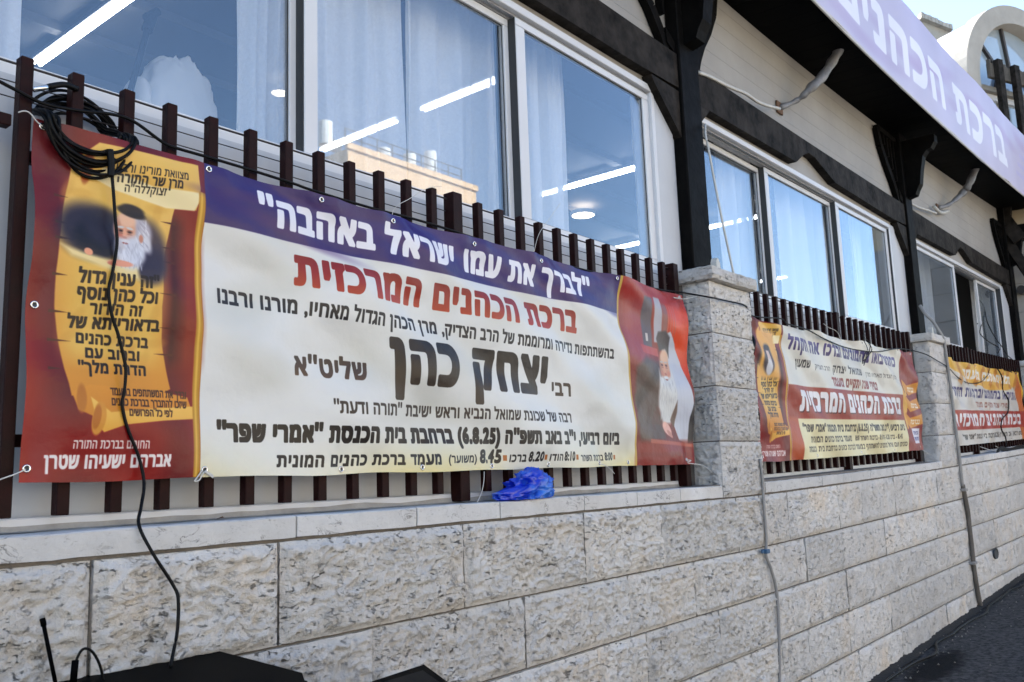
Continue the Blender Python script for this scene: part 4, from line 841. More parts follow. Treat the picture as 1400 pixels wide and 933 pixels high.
# ================================================================ timber frame
def grain(mb, name, m='timber', parent=bld, up=True): return part(mb, name, m, parent, up)
POSTS = ((3.55, 3.78), (8.08, 8.30), (13.18, 13.46))
for x0, x1 in POSTS:
    mb = MB(); mb.box(x0, x1, .15, .234, 1.062, 3.6, .006); grain(mb, 'timber_post')
def beam(x0, x1, notch):
    P = [(x0, 2.378), (x1, 2.378), (x1, 2.17), (x0 + (x1 - x0) * .90, 2.155)]
    P += ([] if not notch else [(notch + .44, 2.175), (notch + .02, 2.285), (notch - .10, 2.29), (notch - .21, 2.25), (notch - .37, 2.155)]) + [(x0 + .05, 2.145), (x0, 2.155)]
    mb = MB(); Q = []
    for (a, b) in zip(P, P[1:] + P[:1]):
        k = max(1, int(abs(a[0] - b[0]) / .4))
        Q += [(a[0] + (b[0] - a[0]) * i / k, a[1] + (b[1] - a[1]) * i / k) for i in range(k)]
    n = len(Q); V = [(p[0], .17, p[1]) for p in Q] + [(p[0], .2335, p[1]) for p in Q]
    bm = bmesh.new(); vs_ = [bm.verts.new((v[0], v[1], v[2] + lift(v[0], v[2]))) for v in V]
    bm.faces.new(vs_[:n][::-1]); bm.faces.new(vs_[n:])
    for i in range(n): bm.faces.new((vs_[i], vs_[(i + 1) % n], vs_[n + (i + 1) % n], vs_[n + i]))
    bmesh.ops.triangulate(bm, faces=[f for f in bm.faces if len(f.verts) > 4]); bm.verts.index_update()
    obj('timber_beam', [v.co[:] for v in bm.verts], [[v.index for v in f.verts] for f in bm.faces], M['timber2'], bld); bm.free()
beam(-1.0, 3.549, 0); beam(3.781, 8.079, 5.68); beam(8.301, 13.179, 10.40)
# braces under the beams beside the posts
for (a, b) in ((3.549, -1), (3.781, 1), (8.079, -1), (8.301, 1), (13.179, -1)):
    mb = MB(); mb.prism([(a, 1.87), (a, 2.15), (a + b * .31, 2.15), (a + b * .28, 2.11)] if b < 0 else [(a, 2.01), (a, 2.15), (a + .16, 2.15)], .172, .2335); grain(mb, 'timber_brace', 'timber2')
# pierced corner brackets above the beams, in the plane of the wall
def lattice(a, s, k=1.):
    out = [(0, 2.38), (0, 3.03), (.56, 3.03), (.50, 2.87), (.36, 2.71), (.22, 2.59), (.12, 2.47), (.07, 2.39)]
    inn = [(.045, 2.45), (.045, 2.90), (.47, 2.90), (.42, 2.80), (.30, 2.66), (.17, 2.53), (.085, 2.42)]
    mb = MB(); n = len(out)
    def f(p): return (a + s * p[0] * k, p[1])
    O = [f(p) for p in out]; I = [f(p) for p in inn]
    # frame as strips
    def strip(p, q, wd=.04):
        d = Vector((q[0] - p[0], q[1] - p[1])); L = d.length; d.normalize(); nn = Vector((-d.y, d.x)) * wd / 2
        mb.prism([(p[0] + nn.x, p[1] + nn.y), (q[0] + nn.x, q[1] + nn.y), (q[0] - nn.x, q[1] - nn.y), (p[0] - nn.x, p[1] - nn.y)], .185, .232)
    for i in range(1, n - 1): strip(O[i], O[i + 1], .07 if i > 1 else .05)
    for i in range(4): x = .09 + i * .10; z = 2.51 + x * 1.0; strip(f((x, z)), f((x + .02, 3.0)), .022)
    grain(mb, 'pierced_bracket')
    if k >= 1:
        mb = MB(); mb.prism([f(p) for p in [(.0, 2.38), (.0, 2.45), (.10, 2.51), (.09, 2.42)]], .175, .2335); grain(mb, 'bracket_foot')
lattice(3.549, -1); lattice(3.781, 1, .7); lattice(8.079, -1); lattice(8.301, 1, .4); lattice(13.179, -1)
# outward corbels carrying the canopy
for x0, x1 in ((3.61, 3.72), (8.14, 8.25), (13.26, 13.38)):
    prof = [(.149, 2.45), (.149, 3.03), (-.15, 3.03), (-.15, 2.96), (-.135, 2.94), (-.11, 2.90), (-.07, 2.89), (-.03, 2.84), (.0, 2.70), (.02, 2.57), (.05, 2.52), (.07, 2.47)]
    n = len(prof); mb = MB(); mb.add([(x, y, z) for x in (x0, x1) for y, z in prof], [tuple(range(n - 1, -1, -1)), tuple(range(n, 2 * n))] + [(i, (i + 1) % n, n + (i + 1) % n, n + i) for i in range(n)])
    grain(mb, 'carved_corbel')
# ================================================================ canopy with the lilac sign
can = thing('canopy', 'black timber canopy roof over the middle and right windows', 'canopy', (3.2, 0, 2.7))
CK = 1.1216      # canopy edge stands .25 m out from the wall
def fz(X): Xo = (X + .852) / CK - .852; return (2.712 + .024 * max(0, Xo - 4.2) ** 1.48 * .85) * CK
xs = [3.12 + .4 * i for i in range(29)]
for i in range(len(xs) - 1):            # soffit boards across
    a, b = xs[i], xs[i + 1]
    for k in range(2):
        p, q = a + (b - a) * k / 2, a + (b - a) * (k + 1) / 2 - .004
        zp, zq = fz(p), fz(q); lp, lq = max(2.95 + lift(p, 2.9), zp + .05), max(2.93 + lift(q, 2.9), zq + .05)
        mb = MB(); V = [(p, .234, lp), (q, .234, lq), (q, -.235, zq + .03), (p, -.235, zp + .03)]
        mb.add(V + [(v[0], v[1], v[2] + .03) for v in V], [(0, 3, 2, 1), (4, 5, 6, 7), (0, 1, 5, 4), (1, 2, 6, 5), (2, 3, 7, 6), (3, 0, 4, 7)]); mb.build('soffit_board', M['soffit'], can)
mb = MB(); n = len(xs)
V = [(x, .3, max(3.75, fz(x) + .5)) for x in xs] + [(x, -.235, fz(x) + .60) for x in xs] 
mb.add(V, [(i, i + 1, n + i + 1, n + i) for i in range(n - 1)]); mb.build('canopy_roof', M['soffit'], can)
mb = MB(); mb.add([(3.12, .234, 2.95), (3.12, -.235, 2.72), (3.12, -.235, 3.2), (3.12, .234, 3.45), (3.15, .234, 2.95), (3.15, -.235, 2.72), (3.15, -.235, 3.2), (3.15, .234, 3.45)], [(0, 1, 2, 3), (7, 6, 5, 4), (0, 4, 5, 1), (3, 2, 6, 7)]); mb.build('canopy_end_board', M['soffit'], can)
# sign sheet
V = []; uv = []; n = 160; m = 12; X0, X1 = 3.12, 14.3
for j in range(m + 1):
    for i in range(n + 1):
        x = X0 + (X1 - X0) * i / n; f = j / m; z = fz(x) + (.90 + .07 * min(1, max(0, (x - 7) / 3))) * f
        V.append((x, -.25 + .012 * math.sin(x * 2.1 + f * 2) * (1 - f * .4) + .006 * N((x * 3, f * 2, 0)), z + .012 * N((x * 1.3, 0, 0)) * (1 - f))); uv.append(((x - X0) / (X1 - X0), f))
sign = tag(obj('sign_banner', V, [(j * (n + 1) + i, j * (n + 1) + i + 1, (j + 1) * (n + 1) + i + 1, (j + 1) * (n + 1) + i) for j in range(m) for i in range(n)], None, None, True, uv=uv), 'long lilac sign with large white lettering along the canopy edge', 'sign')
def sign_print():
    c = Canvas(X1 - X0, .97, .006)
    c.a[:] = np.array((186, 182, 207)) / 255.
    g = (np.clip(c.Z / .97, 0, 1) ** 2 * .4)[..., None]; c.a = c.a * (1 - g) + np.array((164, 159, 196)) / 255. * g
    for i in range(20):
        r = random.Random(i); c.blob(r.uniform(0, 10), r.uniform(.05, .8), .6, .07, (166, 148, 188), r.uniform(-10, 10), 1.2, .45)
    c.text('\u05d1\u05e8\u05db\u05ea', 5.61, 8.23, .20, .66, (222, 223, 236), .085, .08); c.text('\u05d4\u05db\u05d4\u05e0\u05d9\u05dd', 2.08, 5.14, .20, .66, (222, 223, 236), .085, .08)
    for q in range(3): c.rect(8.9 + q * .2, 10.1, .25 + q * .15, .31 + q * .15, (178, 174, 212), .03)
    c.rect(0, 12, -.01, .012, (196, 186, 176), .006)
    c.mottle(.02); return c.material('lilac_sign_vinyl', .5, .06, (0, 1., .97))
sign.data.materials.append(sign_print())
mb = MB(); mb.tube([(x, -.252, fz(x) - .004) for x in np.linspace(X0, X1, 40)], .009, 6, False); mb.build('sign_hem', M['conduit'], sign)
# ================================================================ fences
def picket_mesh(w_, z0, z1, name):
    b = MB(); b.box(-w_ / 2, w_ / 2, -w_ / 2, w_ / 2, z0, z1, .0022)
    m = bpy.data.meshes.new(name); m.from_pydata(b.V, [], b.F); m.materials.append(M['picket']); return m
PM = picket_mesh(.031, -.064, 1.056, 'picket'); PB = picket_mesh(.052, -.094, 1.068, 'fence_post')
def fence(x0, n, sp, big, label, x1w):
    t = thing('picket_fence', label, 'fence', (x0, .12, -.1), 'maroon steel picket fences before the windows')
    for k in range(n):
        x = x0 + k * sp; bg_ = k in big
        o = bpy.data.objects.new('fence_post' if bg_ else 'picket', PB if bg_ else PM); col.objects.link(o); o.parent = t
        dx = random.Random(k + int(x0 * 9)); o.location = (x - x0, .012 if bg_ else 0, .1 + lift(x, .9) + (lift(x, -.1) - lift(x, .9)) * .5)
        o.rotation_euler = (0, dx.uniform(-.004, .004), dx.uniform(-.05, .05))
    for z, r in ((1.044, .0032), (.998, .0017), (.958, .0017)):
        mb = MB(); q = np.linspace(x0 - .05, x1w, 24); mb.tube([(x, .146 - (.008 if r > .002 else 0), z + .002 * N((x * 3, z, 0))) for x in q], r, 6, False); mb.build('fence_rod', M['rod'], t, True, True)
    mb = MB(); mb.box(x0, x1w, .138, .158, .10, .13); mb.box(x0, x1w, .138, .158, .80, .83); mb.build('fence_rail', M['picket'], t, up=True)
    return t
f1 = fence(0., 26, .1301, (12, 25), 'maroon picket fence behind the large left banner', 3.27)
for k, o in enumerate(sorted([c for c in f1.children if c.name.startswith('fence_post')], key=lambda c: c.location.x)): pass
fence(4.15, 25, .1408, (11, 24), 'maroon picket fence behind the middle banner', 7.55)
fence(8.52, 31, .1405, (9, 30), 'maroon picket fence behind the far right banner', 12.7)
# neighbouring fence length at the left edge: only its rails meet the first post
t = thing('fence_rail_end', 'maroon fence rail meeting the first post at the left edge', 'fence', (-.8, .12, .8))
mb = MB(); mb.box(-.9, -.027, .105, .135, .868, .898, .002); mb.build('rail', M['picket'], t)
mb = MB(); mb.box(-.9, -.860, .10, .14, -.09, 1.06, .002); mb.build('fence_post', M['picket'], t)
# ================================================================ banners
def banner(name, label, m, Xl, Xr, Zb, Zt, Y, seed, grom, up, nx, nz, droop=.006, amp=1.):
    t = thing(name, label, 'banner', (Xl, Y, Zb + (lift(Xl, Zb) if up else 0)), 'printed vinyl banners tied to the fence')
    V = []; uv = []
    def surf(u, v):
        x = Xl + (Xr - Xl) * u; z = Zb + (Zt - Zb) * v
        L = (Xr - Xl)
        k = .0125 * math.sin((x * 1.0 + z * 2.3) * 7.5 + 1.5 * N((x * 1.2, 0, seed))) * (.5 + .5 * v)
        k += .011 * math.sin((x * 1.4 - z * 2.6) * 6.0 + seed) * N((x * .9, z, seed + 3)) * 1.5
        k += .012 * N((x * 2.0 - z * 1.5, z * 3.5 + x * 1.2, seed + 7))
        k += .0035 * N((x * 9 + z * 5, z * 12 - x * 2, seed + 9))
        k += .0075 * v * v * math.sin((x * 1.6 + z * 3.4) * 11 + 2.5 * N((x * 1.7, z, seed + 4))) * (.5 + N((x * 1.1, 2, seed)))
        # puckers pulled out from the eyelets along the upper hem
        for gx_, gz_ in grom:
            dx = x - gx_; dz = z - gz_; d2 = dx * dx + dz * dz * .35
            k += .008 * math.exp(-d2 / .006) - .0075 * math.exp(-((abs(dx) - .05) ** 2 + dz * dz * .2) / .0012)
        k *= amp
        zz = z
        if v > .9:
            s = min([abs(x - g[0]) for g in grom if g[1] > (Zb + Zt) / 2] + [.4]); zz -= droop * (1 - math.exp(-(s / .12) ** 2)) * (v - .9) / .1
        if v < .08: zz += .005 * N((x * 4, 1, seed)) * (1 - v / .08)
        if u < .02: x += .006 * N((z * 9, 2, seed)) * (1 - u / .02)
        if u > .98: x += .007 * N((z * 8, 5, seed)) * (u - .98) / .02
        k = min(k, .016 + (k - .016) * .15) if k > .016 else k
        return x, min(Y - .012 + k, .0975), zz
    for j in range(nz + 1):
        for i in range(nx + 1):
            V.append(surf(i / nx, j / nz)); uv.append((i / nx, j / nz))
    F_ = [(j * (nx + 1) + i, j * (nx + 1) + i + 1, (j + 1) * (nx + 1) + i + 1, (j + 1) * (nx + 1) + i) for j in range(nz) for i in range(nx)]
    o = obj('banner_sheet', V, F_, m, t, True, up=up, uv=uv)
    for gx_, gz_ in grom:
        u = (gx_ - Xl) / (Xr - Xl); v = (gz_ - Zb) / (Zt - Zb); p = surf(min(1, max(0, u)), min(1, max(0, v)))
        mb = MB(); mb.torus((gx_, p[1] - .0015, gz_), .0075, .0028, n=18, m=6); g_ = mb.build('eyelet', M['metal'], t, True, up)
        mb = MB(); k = 14; mb.add([(gx_ + .0060 * math.cos(6.2832 * i / k), p[1] - .0013, gz_ + .0060 * math.sin(6.2832 * i / k)) for i in range(k)], [tuple(range(k))]); ROOT[g_.name] = ROOT[t.name]; mb.build('eyelet_hole', M['seal'], g_, False, up)
    return t, surf
gpx = [(48, 416.6), (60, 172), (283, 230), (437, 274), (535, 303), (647, 334), (735, 358), (838, 380), (930, 406), (36, 641), (276, 643), (467, 645), (573, 640.6), (672.6, 638), (748, 637), (819, 633), (860, 632), (937, 629)]
gr = []
for p in gpx:
    q = at(p[0], p[1], .088); gr.append((float(q[0]), float(q[2])))
gr = [(max(.035, x), min(.883, max(.030, z))) for x, z in gr]
b1, surf1 = banner('banner', 'large banner with purple heading and two portraits of bearded men', banner1(), .02, 3.28, .015, .898, .09, 2.3, gr, False, 300, 90)
gr2 = [(4.12, .86), (5.1, .865), (6.1, .865), (7.0, .865), (7.46, .86), (4.13, .04), (5.0, .03), (5.9, .03), (6.7, .03), (7.45, .04)]
banner('banner', 'middle banner with white lettering on a red band beside a scroll', banner2(), 4.09, 7.52, .01, .880, .09, 5.1, gr2, True, 220, 60, .018, 1.25)
gr3 = [(8.66, .87), (10, .87), (11.4, .87), (12.4, .87), (8.66, .05), (10, .04), (11.4, .04)]
banner('banner', 'far right banner with a yellow arched top behind hanging cables', banner3(), 8.62, 12.5, .015, .895, .09, 8.2, gr3, True, 160, 50, .02, 1.3)
# ================================================================ cords tying the banner
def cord(pts, label, r=.0016, m='wire_white', name='tie_cord', cat='cord', grp='white cords tying the banners'):
    mb = MB(); mb.tube(pts, r, 6); return tag(mb.build(name, M[m], None, True), label, cat, grp)
def A(L, Y): return [tuple(at(x, y, (Y if not callable(Y) else Y(i / (len(L) - 1))))) for i, (x, y) in enumerate(L)]
cord(A([(25, 154), (33, 152), (41, 155), (50, 166), (58, 173)], .07), 'white cord at the top left corner of the large banner')
cord(A([(-6, 658), (8, 653), (22, 648), (35, 642)], .075), 'white cord at the bottom left corner of the large banner')
cord(A([(277, 643), (268, 655), (266, 658), (272, 657), (279, 646), (284, 648), (291, 653), (290, 650), (280, 644)], .07), 'knotted white cord under the scroll panel', .0022)
cord(A([(662, 645), (661, 662), (656, 680), (648, 692), (641, 697)], .075), 'white cord hanging onto the ledge beside the blue bag')
cord(A([(820, 634), (828, 637), (836, 643), (840, 648)], .06), 'white cord under the right end of the times line')
cord(A([(930, 407), (925, 408), (921, 407), (935, 409), (960, 404)], .06), 'white cord at the top right corner of the large banner', .0022)
cord(A([(938, 629), (945, 630), (940, 633), (958, 636), (966, 640), (972, 646)], .02), 'white cord at the bottom right corner of the large banner', .0022)
cord(A([(604, 255), (583, 258), (560, 272), (545, 280), (538, 288), (535, 300)], .085), 'thin white wire looped over the fence above the heading', .0012)
cord(A([(766, 278), (752, 298), (737, 320), (730, 345)], .085), 'thin white wire slanting over the fence near the third pane', .0012)
cord(A([(1126, 443), (1133, 448), (1142, 452), (1147, 458), (1150, 466)], .06), 'thin pale wire at the middle of the second fence', .002)
cord(A([(1262, 616), (1268, 620), (1275, 623)], .04), 'white cord at the lower right corner of the middle banner', .003)
cord(A([(1340, 611), (1356, 616), (1372, 619)], .04), 'long white cord under the far right banner', .003)
cord(A([(1361, 610), (1368, 614), (1376, 617)], .04), 'short white cord under the far right banner', .003)
# ================================================================ cables
def cable(name, L, Y, r, label, m='cable', cat='cable', grp=None):
    mb = MB(); mb.tube(A(L, Y), r, 8); return tag(mb.build(name, M[m], None, True), label, cat, grp)
# coil hung over the picket tips
cc = at(122, 166, .08); t = thing('cable_coil', 'big coil of black cable hung over the fence above the scroll', 'cable', tuple(cc))
rc = random.Random(11)
xl, xr = at(59, 168, .08)[0], at(184, 168, .08)[0]; zt_, zb_ = at(110, 114, .08)[2], at(120, 227, .08)[2]
mb = MB()
for k in range(15):
    cx = (xl + xr) / 2 + rc.uniform(-.012, .012); cz = (zt_ + zb_) / 2 + rc.uniform(-.012, .014); R1 = (xr - xl) / 2 * rc.uniform(.74, 1.0); R2 = (zt_ - zb_) / 2 * rc.uniform(.68, .98); tl = rc.uniform(-.5, .25)
    pts = []; sq = rc.uniform(1.0, 1.25); ph = rc.uniform(0, 6.28)
    for i in range(27):
        a = 6.2832 * i / 26 + ph; u, v = R1 * math.cos(a), R2 * math.sin(a) * sq if math.sin(a) < 0 else R2 * math.sin(a)
        x = cx + u * math.cos(tl) - v * math.sin(tl) * .5; z = cz + v * math.cos(tl) + u * math.sin(tl) * .35
        f = min(1, max(0, (z - .905) / .05)); f = f * f * (3 - 2 * f)
        pts.append((x, (.062 + .0016 * k) * (1 - f) + (.150 + .0028 * k) * f + .006 * math.sin(3 * a + k), z))
    mb.tube(pts, .0043, 7)
    if k % 5 == 4: mb.build('cable_loop', M['cable'], t, True); mb = MB()
p0, p1 = at(70, 118, .08), at(46, 123, .08); mb = MB(); mb.tube([p1, p0], .0065, 10, False); mb.build('plug', M['metal'], t, True)
mb = MB(); mb.tube([at(66, 119, .08), at(88, 116, .085), at(105, 122, .10)], .008, 8); mb.build('plug_sleeve', M['cable'], t, True)
mb = MB(); mb.tube(A([(150, 205), (152, 225), (151, 242)], .055), .009, 8); mb.build('cable_tie', M['cable'], t, True)
dn = [(151, 225), (154, 250), (157.6, 298), (160, 333), (154, 372), (148.5, 398), (152.7, 430), (162, 459), (169, 488), (172, 507), (170, 535), (167, 553), (173.6, 583.6), (189.7, 625), (197, 661), (193, 693), (190, 718.6), (209, 757), (236, 799), (243.7, 820), (242.5, 862), (237, 892), (233, 912)]
def yd(f): return .058 if f < .62 else (.058 - (f - .62) / .14 * .085 if f < .76 else -.03 - (f - .76) * .25)
cable('hanging_cable', dn, yd, .0042, 'black cable dropping from the coil across the scroll to the speaker')
lg = [(-12, 106), (0, 112), (25, 125), (60, 142), (110, 152), (150, 156), (181.6, 165.6), (222, 194.5), (241, 202.6), (279.7, 213.8), (334, 230), (400, 250.8), (428.6, 261), (509, 285), (560, 298), (604, 311), (650, 326), (707, 345), (758.6, 359), (834, 378), (870.7, 388), (903, 396.5), (928.6, 399.7), (967, 406), (993, 411.5), (1018.6, 418), (1027, 431), (1040.5, 434), (1067.5, 436), (1076.5, 443), (1103.5, 451), (1126, 463), (1153, 474.5), (1180, 480), (1202.6, 481), (1225, 477), (1245, 479), (1265.6, 484.7), (1280, 492.5), (1296.5, 503), (1309, 515.8), (1324, 524), (1340, 523), (1349.5, 514), (1353.5, 503)]
lY = [.092] * 21 + [.085, .05, -.026, -.026, -.02, .06, .06, .06, .055, .05, .05, .05, .05, .05, .055, .06, -.02, -.03, -.02, .05, .05, .05, .07, .085]
mb = MB(); mb.tube([tuple(at(x, y, Y)) for (x, y), Y in zip(lg, lY)], .0045, 8); tag(mb.build('long_cable', M['cable'], None, True), 'long black cable running along the fence tops and across both pillars', 'cable')
mb = MB()
for L in ([(1183, 452), (1180, 463), (1186, 478), (1181, 500)], [(1180, 462), (1190, 470), (1185, 490), (1179, 497), (1184, 480)], [(1187, 468), (1192, 478), (1186, 488), (1180, 494)]): mb.tube(A(L, .055), .003, 6)
tag(mb.build('wire_tangle', M['cable'], None, True), 'small tangle of thin black wires over the middle banner', 'wire')
cable('window_cable', [(1336, 407), (1345, 419), (1349.6, 440), (1360, 461), (1369, 473), (1376.6, 485), (1386, 494), (1391, 503), (1388, 512), (1378, 505)], lambda f: .33 - f * .28, .006, 'black cable leaving the open far window and looping over the fence')
cable('window_cable', [(1336, 443), (1342, 442), (1340.6, 449), (1340, 456.6), (1351, 467), (1366, 476), (1364, 483)], lambda f: .33 - f * .22, .006, 'black cable sagging over the sill of the open far window')
cable('hanging_cable', [(1363, 503), (1370.4, 517), (1371, 533.5), (1378.5, 547), (1377.7, 563.8), (1370.4, 573), (1368.8, 586), (1375, 599), (1375, 612)], .05, .008, 'black cable wavering down the far right banner')
mb = MB()
for k in range(4): mb.tube(A([(1362, 622), (1368, 612 + k), (1380, 614 + 2 * k), (1396, 610 + k), (1402, 618), (1388, 626), (1368, 624 - k)], .03), .012, 6)
tag(mb.build('cable_bundle', M['cable'], None, True), 'heap of black cables on the ledge under the far right banner', 'cable')
# conduits and pipes
mb = MB(); mb.tube(A([(955.3, 99.5), (972, 106), (994.7, 118), (1018.8, 128), (1035, 139), (1050, 145), (1066, 149)], .165), .0115, 8); tag(mb.build('conduit', M['conduit'], None, True), 'white conduit lying along the beam right of the first black post', 'conduit')
mb = MB(); mb.tube(A([(964.4, 170), (964.6, 185), (968, 200.6), (978.6, 257), (991, 319), (1004, 379)], lambda f: .13 - .13 * f), .0065, 8); tag(mb.build('conduit', M['conduit'], None, True), 'thin white conduit slanting down from the first black post to the pillar cap', 'conduit')
mb = MB(); mb.tube(A([(1039, 628), (1042.7, 657), (1044, 684), (1046, 711), (1048, 741), (1047, 759), (1054.7, 780), (1062, 811), (1065, 862), (1066, 933), (1066, 980)], -.02), .0085, 8)
o = tag(mb.build('conduit', M['greycond'], None, True), 'grey conduit running down the stone wall below the first pillar', 'conduit')
p = at(1047.5, 754, -.03); mb = MB(); mb.box(p[0] - .02, p[0] + .02, -.045, -.008, p[2] - .011, p[2] + .011, .003); mb.box(p[0] - .045, p[0] - .02, -.03, -.02, p[2] - .006, p[2] + .006, .002); mb.build('pipe_clip', M['blue_valve'], o)
mb = MB(); mb.tube(A([(1258, 418), (1266, 430.5), (1275.6, 440), (1286.8, 458), (1291, 469), (1295, 496.5), (1299.7, 530), (1304.5, 570), (1311, 620), (1316, 665)], lambda f: .12 - .15 * min(1, f * 3)), .015, 8)
o = tag(mb.build('conduit', M['greycond'], None, True), 'grey conduit bending over the second pillar and down its edge', 'conduit')
mb = MB(); mb.tube(A([(1316, 663), (1322.9, 698.5), (1326, 725), (1329, 750), (1332, 780), (1336, 805), (1341, 832)], -.03), .021, 8)
o = tag(mb.build('downpipe', M['rustcond'], None, True), 'weathered brown pipe running down the wall to the road', 'pipe')
for q in ((1330, 770), (1317, 670)):
    p = at(*q, -.03); mb = MB(); mb.box(p[0] - .045, p[0] + .045, -.06, .0, p[2] - .012, p[2] + .012, .003); mb.build('pipe_bracket', M['greycond'], o)
def pipe(L, Y0, Y1, label, sc_=1.):
    mb = MB(); t_ = thing('drain_pipe', label, 'pipe', tuple(at(*L[0], Y0)), 'tape wrapped drain pipes under the canopy')
    mb.tube(A(L, lambda f: Y0 + (Y1 - Y0) * f), lambda f: sc_ * (.020 + .016 * min(1, max(0, f - .25) * 5) + .004 * math.sin(f * 46)), 10); mb.build('wrapped_pipe', M['wrap'], t_, True)
    a = at(*L[0], Y0); mb = MB(); mb.box(a[0] - .05, a[0] + .05, Y0 - .002, Y0 + .012, a[2] - .045, a[2] + .045, .003); mb.build('wall_flange', M['rust'], t_)
pipe([(1066.4, 147.5), (1086.5, 139), (1097, 132), (1108, 121), (1123, 106.5), (1137.5, 84.7), (1146.6, 68), (1153, 40)], .22, -.14, 'grey taped drain pipe rising under the canopy over the middle window')
pipe([(1282.6, 284.6), (1296, 280.5), (1309, 271), (1318.8, 261), (1325, 251.6), (1333, 232), (1338, 208)], .22, -.14, 'grey taped drain pipe rising under the canopy over the far window', 1.15)
mb = MB(); mb.tube(A([(1277, 283), (1286, 291), (1296, 289)], .19), .02, 8); mb.tube(A([(1246, 279), (1256, 284), (1266, 287), (1280, 292)], .19), .012, 8)
tag(mb.build('conduit', M['conduit'], None, True), 'broken white conduit on the beam right of the second black post', 'conduit')
# drain hole in the wall far right
p = at(1360, 757, -.012); mb = MB(); k = 18
for (q, y) in ((.0, .0), (.075, -.002), (.095, -.008), (.1, .01)): mb.V += [(p[0] + q * math.cos(6.2832 * i / k), -.022 + y, p[2] + q * .55 * math.sin(6.2832 * i / k)) for i in range(k)]
mb.F = [(j * k + i, j * k + (i + 1) % k, (j + 1) * k + (i + 1) % k, (j + 1) * k + i) for j in range(3) for i in range(k)]
mb.build('drain_hole', M['seal'], wall)
mb = MB(); mb.tube([(3.9 + .35 * i, -.10 - .05 * N((i * .7, 2, 0)) - (.06 if i % 5 == 2 else 0), ground_z(3.9 + .35 * i) + .016) for i in range(27)], .009, 6)
tag(mb.build('ground_cable', M['cable'], None, True), 'black cable lying on the road along the foot of the wall', 'cable')
# ================================================================ blue bag on the ledge
def bag():
    bm = bmesh.new(); bmesh.ops.create_icosphere(bm, subdivisions=5, radius=1)
    c1 = at(722, 664, .045); c2 = at(697, 682, .03)
    for v in bm.verts:
        p = v.co.normalized(); q = (p.x * 1.7 + 3, p.y * 1.7, p.z * 1.7)
        r = .84 + .20 * N(q) + .26 * (1 - 2.6 * abs(N((p.x * 2.2, p.y * 2.2 + 4, p.z * 2.6)))) + .10 * (1 - 2.6 * abs(N((p.x * 5, p.y * 5 + 1, p.z * 6)))) + .03 * (1 - 2.6 * abs(N((p.x * 12, p.y * 12, p.z * 12))))
        x = c1[0] + p.x * .118 * r; y = .035 + p.y * .058 * r; z = -.056 + p.z * .060 * r * (1.08 if p.z > 0 else .95)
        if p.x < -.25 and p.z < .05: x -= .055 * (-.25 - p.x) * 2.4; z -= .016; z = z * 1.0
        z = max(z, -.0985 + .002 * N((x * 40, y * 40, 0)))
        v.co = (x, y, z)
    bm.verts.index_update()
    o = obj('plastic_bag', [v.co[:] for v in bm.verts], [[v.index for v in f.verts] for f in bm.faces], M['bag'], None, True); bm.free(); return o
tag(bag(), 'crumpled blue plastic bag stuffed on the ledge under the banner', 'bag')
# small leaf litter on the ledge
for i, (x, y) in enumerate(((814, 676), (818, 674), (300, 712))):
    p = at(x, y, .05); mb = MB(); mb.add([(p[0] - .012, .045, -.094), (p[0], .036, -.088), (p[0] + .014, .05, -.092), (p[0], .062, -.096)], [(0, 1, 2), (0, 2, 3)])
    tag(mb.build('dry_leaf', M['rust']), ('tiny brown dry leaf on the ledge under the two portraits side', 'tiny brown dry leaf right of the other, near the ledge joint', 'tiny dry leaf on the ledge below the gold strip')[i], 'leaf', 'dry leaves on the ledge')
# ================================================================ loudspeaker and case in the foreground
def taper_box(poly, z0, z1, m, name, parent, bev=.012, top=1.):
    bm = bmesh.new(); n = len(poly); cx = sum(p[0] for p in poly) / n; cy = sum(p[1] for p in poly) / n
    a = [bm.verts.new((cx + (p[0] - cx) * .97, cy + (p[1] - cy) * .97, z0)) for p in poly]; b = [bm.verts.new((cx + (p[0] - cx) * top, cy + (p[1] - cy) * top, z1 + (p[2] if len(p) > 2 else 0))) for p in poly]
    bm.faces.new(a[::-1]); bm.faces.new(b)
    for i in range(n): bm.faces.new((a[i], a[(i + 1) % n], b[(i + 1) % n], b[i]))
    bmesh.ops.recalc_face_normals(bm, faces=bm.faces); bmesh.ops.bevel(bm, geom=bm.edges[:], offset=bev, segments=3, affect='EDGES'); bm.verts.index_update()
    o = obj(name, [v.co[:] for v in bm.verts], [[v.index for v in f.verts] for f in bm.faces], M[m], parent, True); bm.free(); return o
ZT = -.425
q = lambda x, y: tuple(atz(x, y, ZT)[:2])
spk = thing('loudspeaker', 'black loudspeaker cabinet in the left foreground with cables on top', 'loudspeaker', (.1, -.4, -1.55))
taper_box([q(295, 884), q(428, 918), q(455, 990), q(40, 1090), q(-140, 960), q(-10, 918)], -1.52, ZT, 'black_plastic', 'cabinet', spk, .024)
pa = at(77, 940, -.10); pb = at(60, 856, -.10); mb = MB(); mb.tube([pa, pb], .0042, 8, False); mb.tube([pb, Vector(pb) + (Vector(pb) - Vector(pa)) * .12], .0058, 8, False); mb.build('antenna', M['black_plastic'], spk, True)
mb = MB(); mb.tube(A([(101, 918), (104, 904), (112, 889), (122, 888), (131, 898), (138, 914), (141, 930)], -.14), .0030, 8); mb.build('cable_loop', M['cable'], spk, True)
mb = MB(); mb.tube(A([(100, 934), (103, 903)], -.14), .0075, 8, False); mb.build('plug', M['black_plastic'], spk, True)
cs = thing('equipment_case', 'black case corner with a dark shiny top at the bottom edge', 'case', (.5, -.8, -1.5))
ZT = -.47; q = lambda x, y: tuple(atz(x, y, ZT)[:2])
taper_box([q(581, 907), q(640, 950), q(600, 1100), q(380, 1050), q(440, 953)], -1.52, ZT, 'black_plastic', 'case_body', cs, .006)
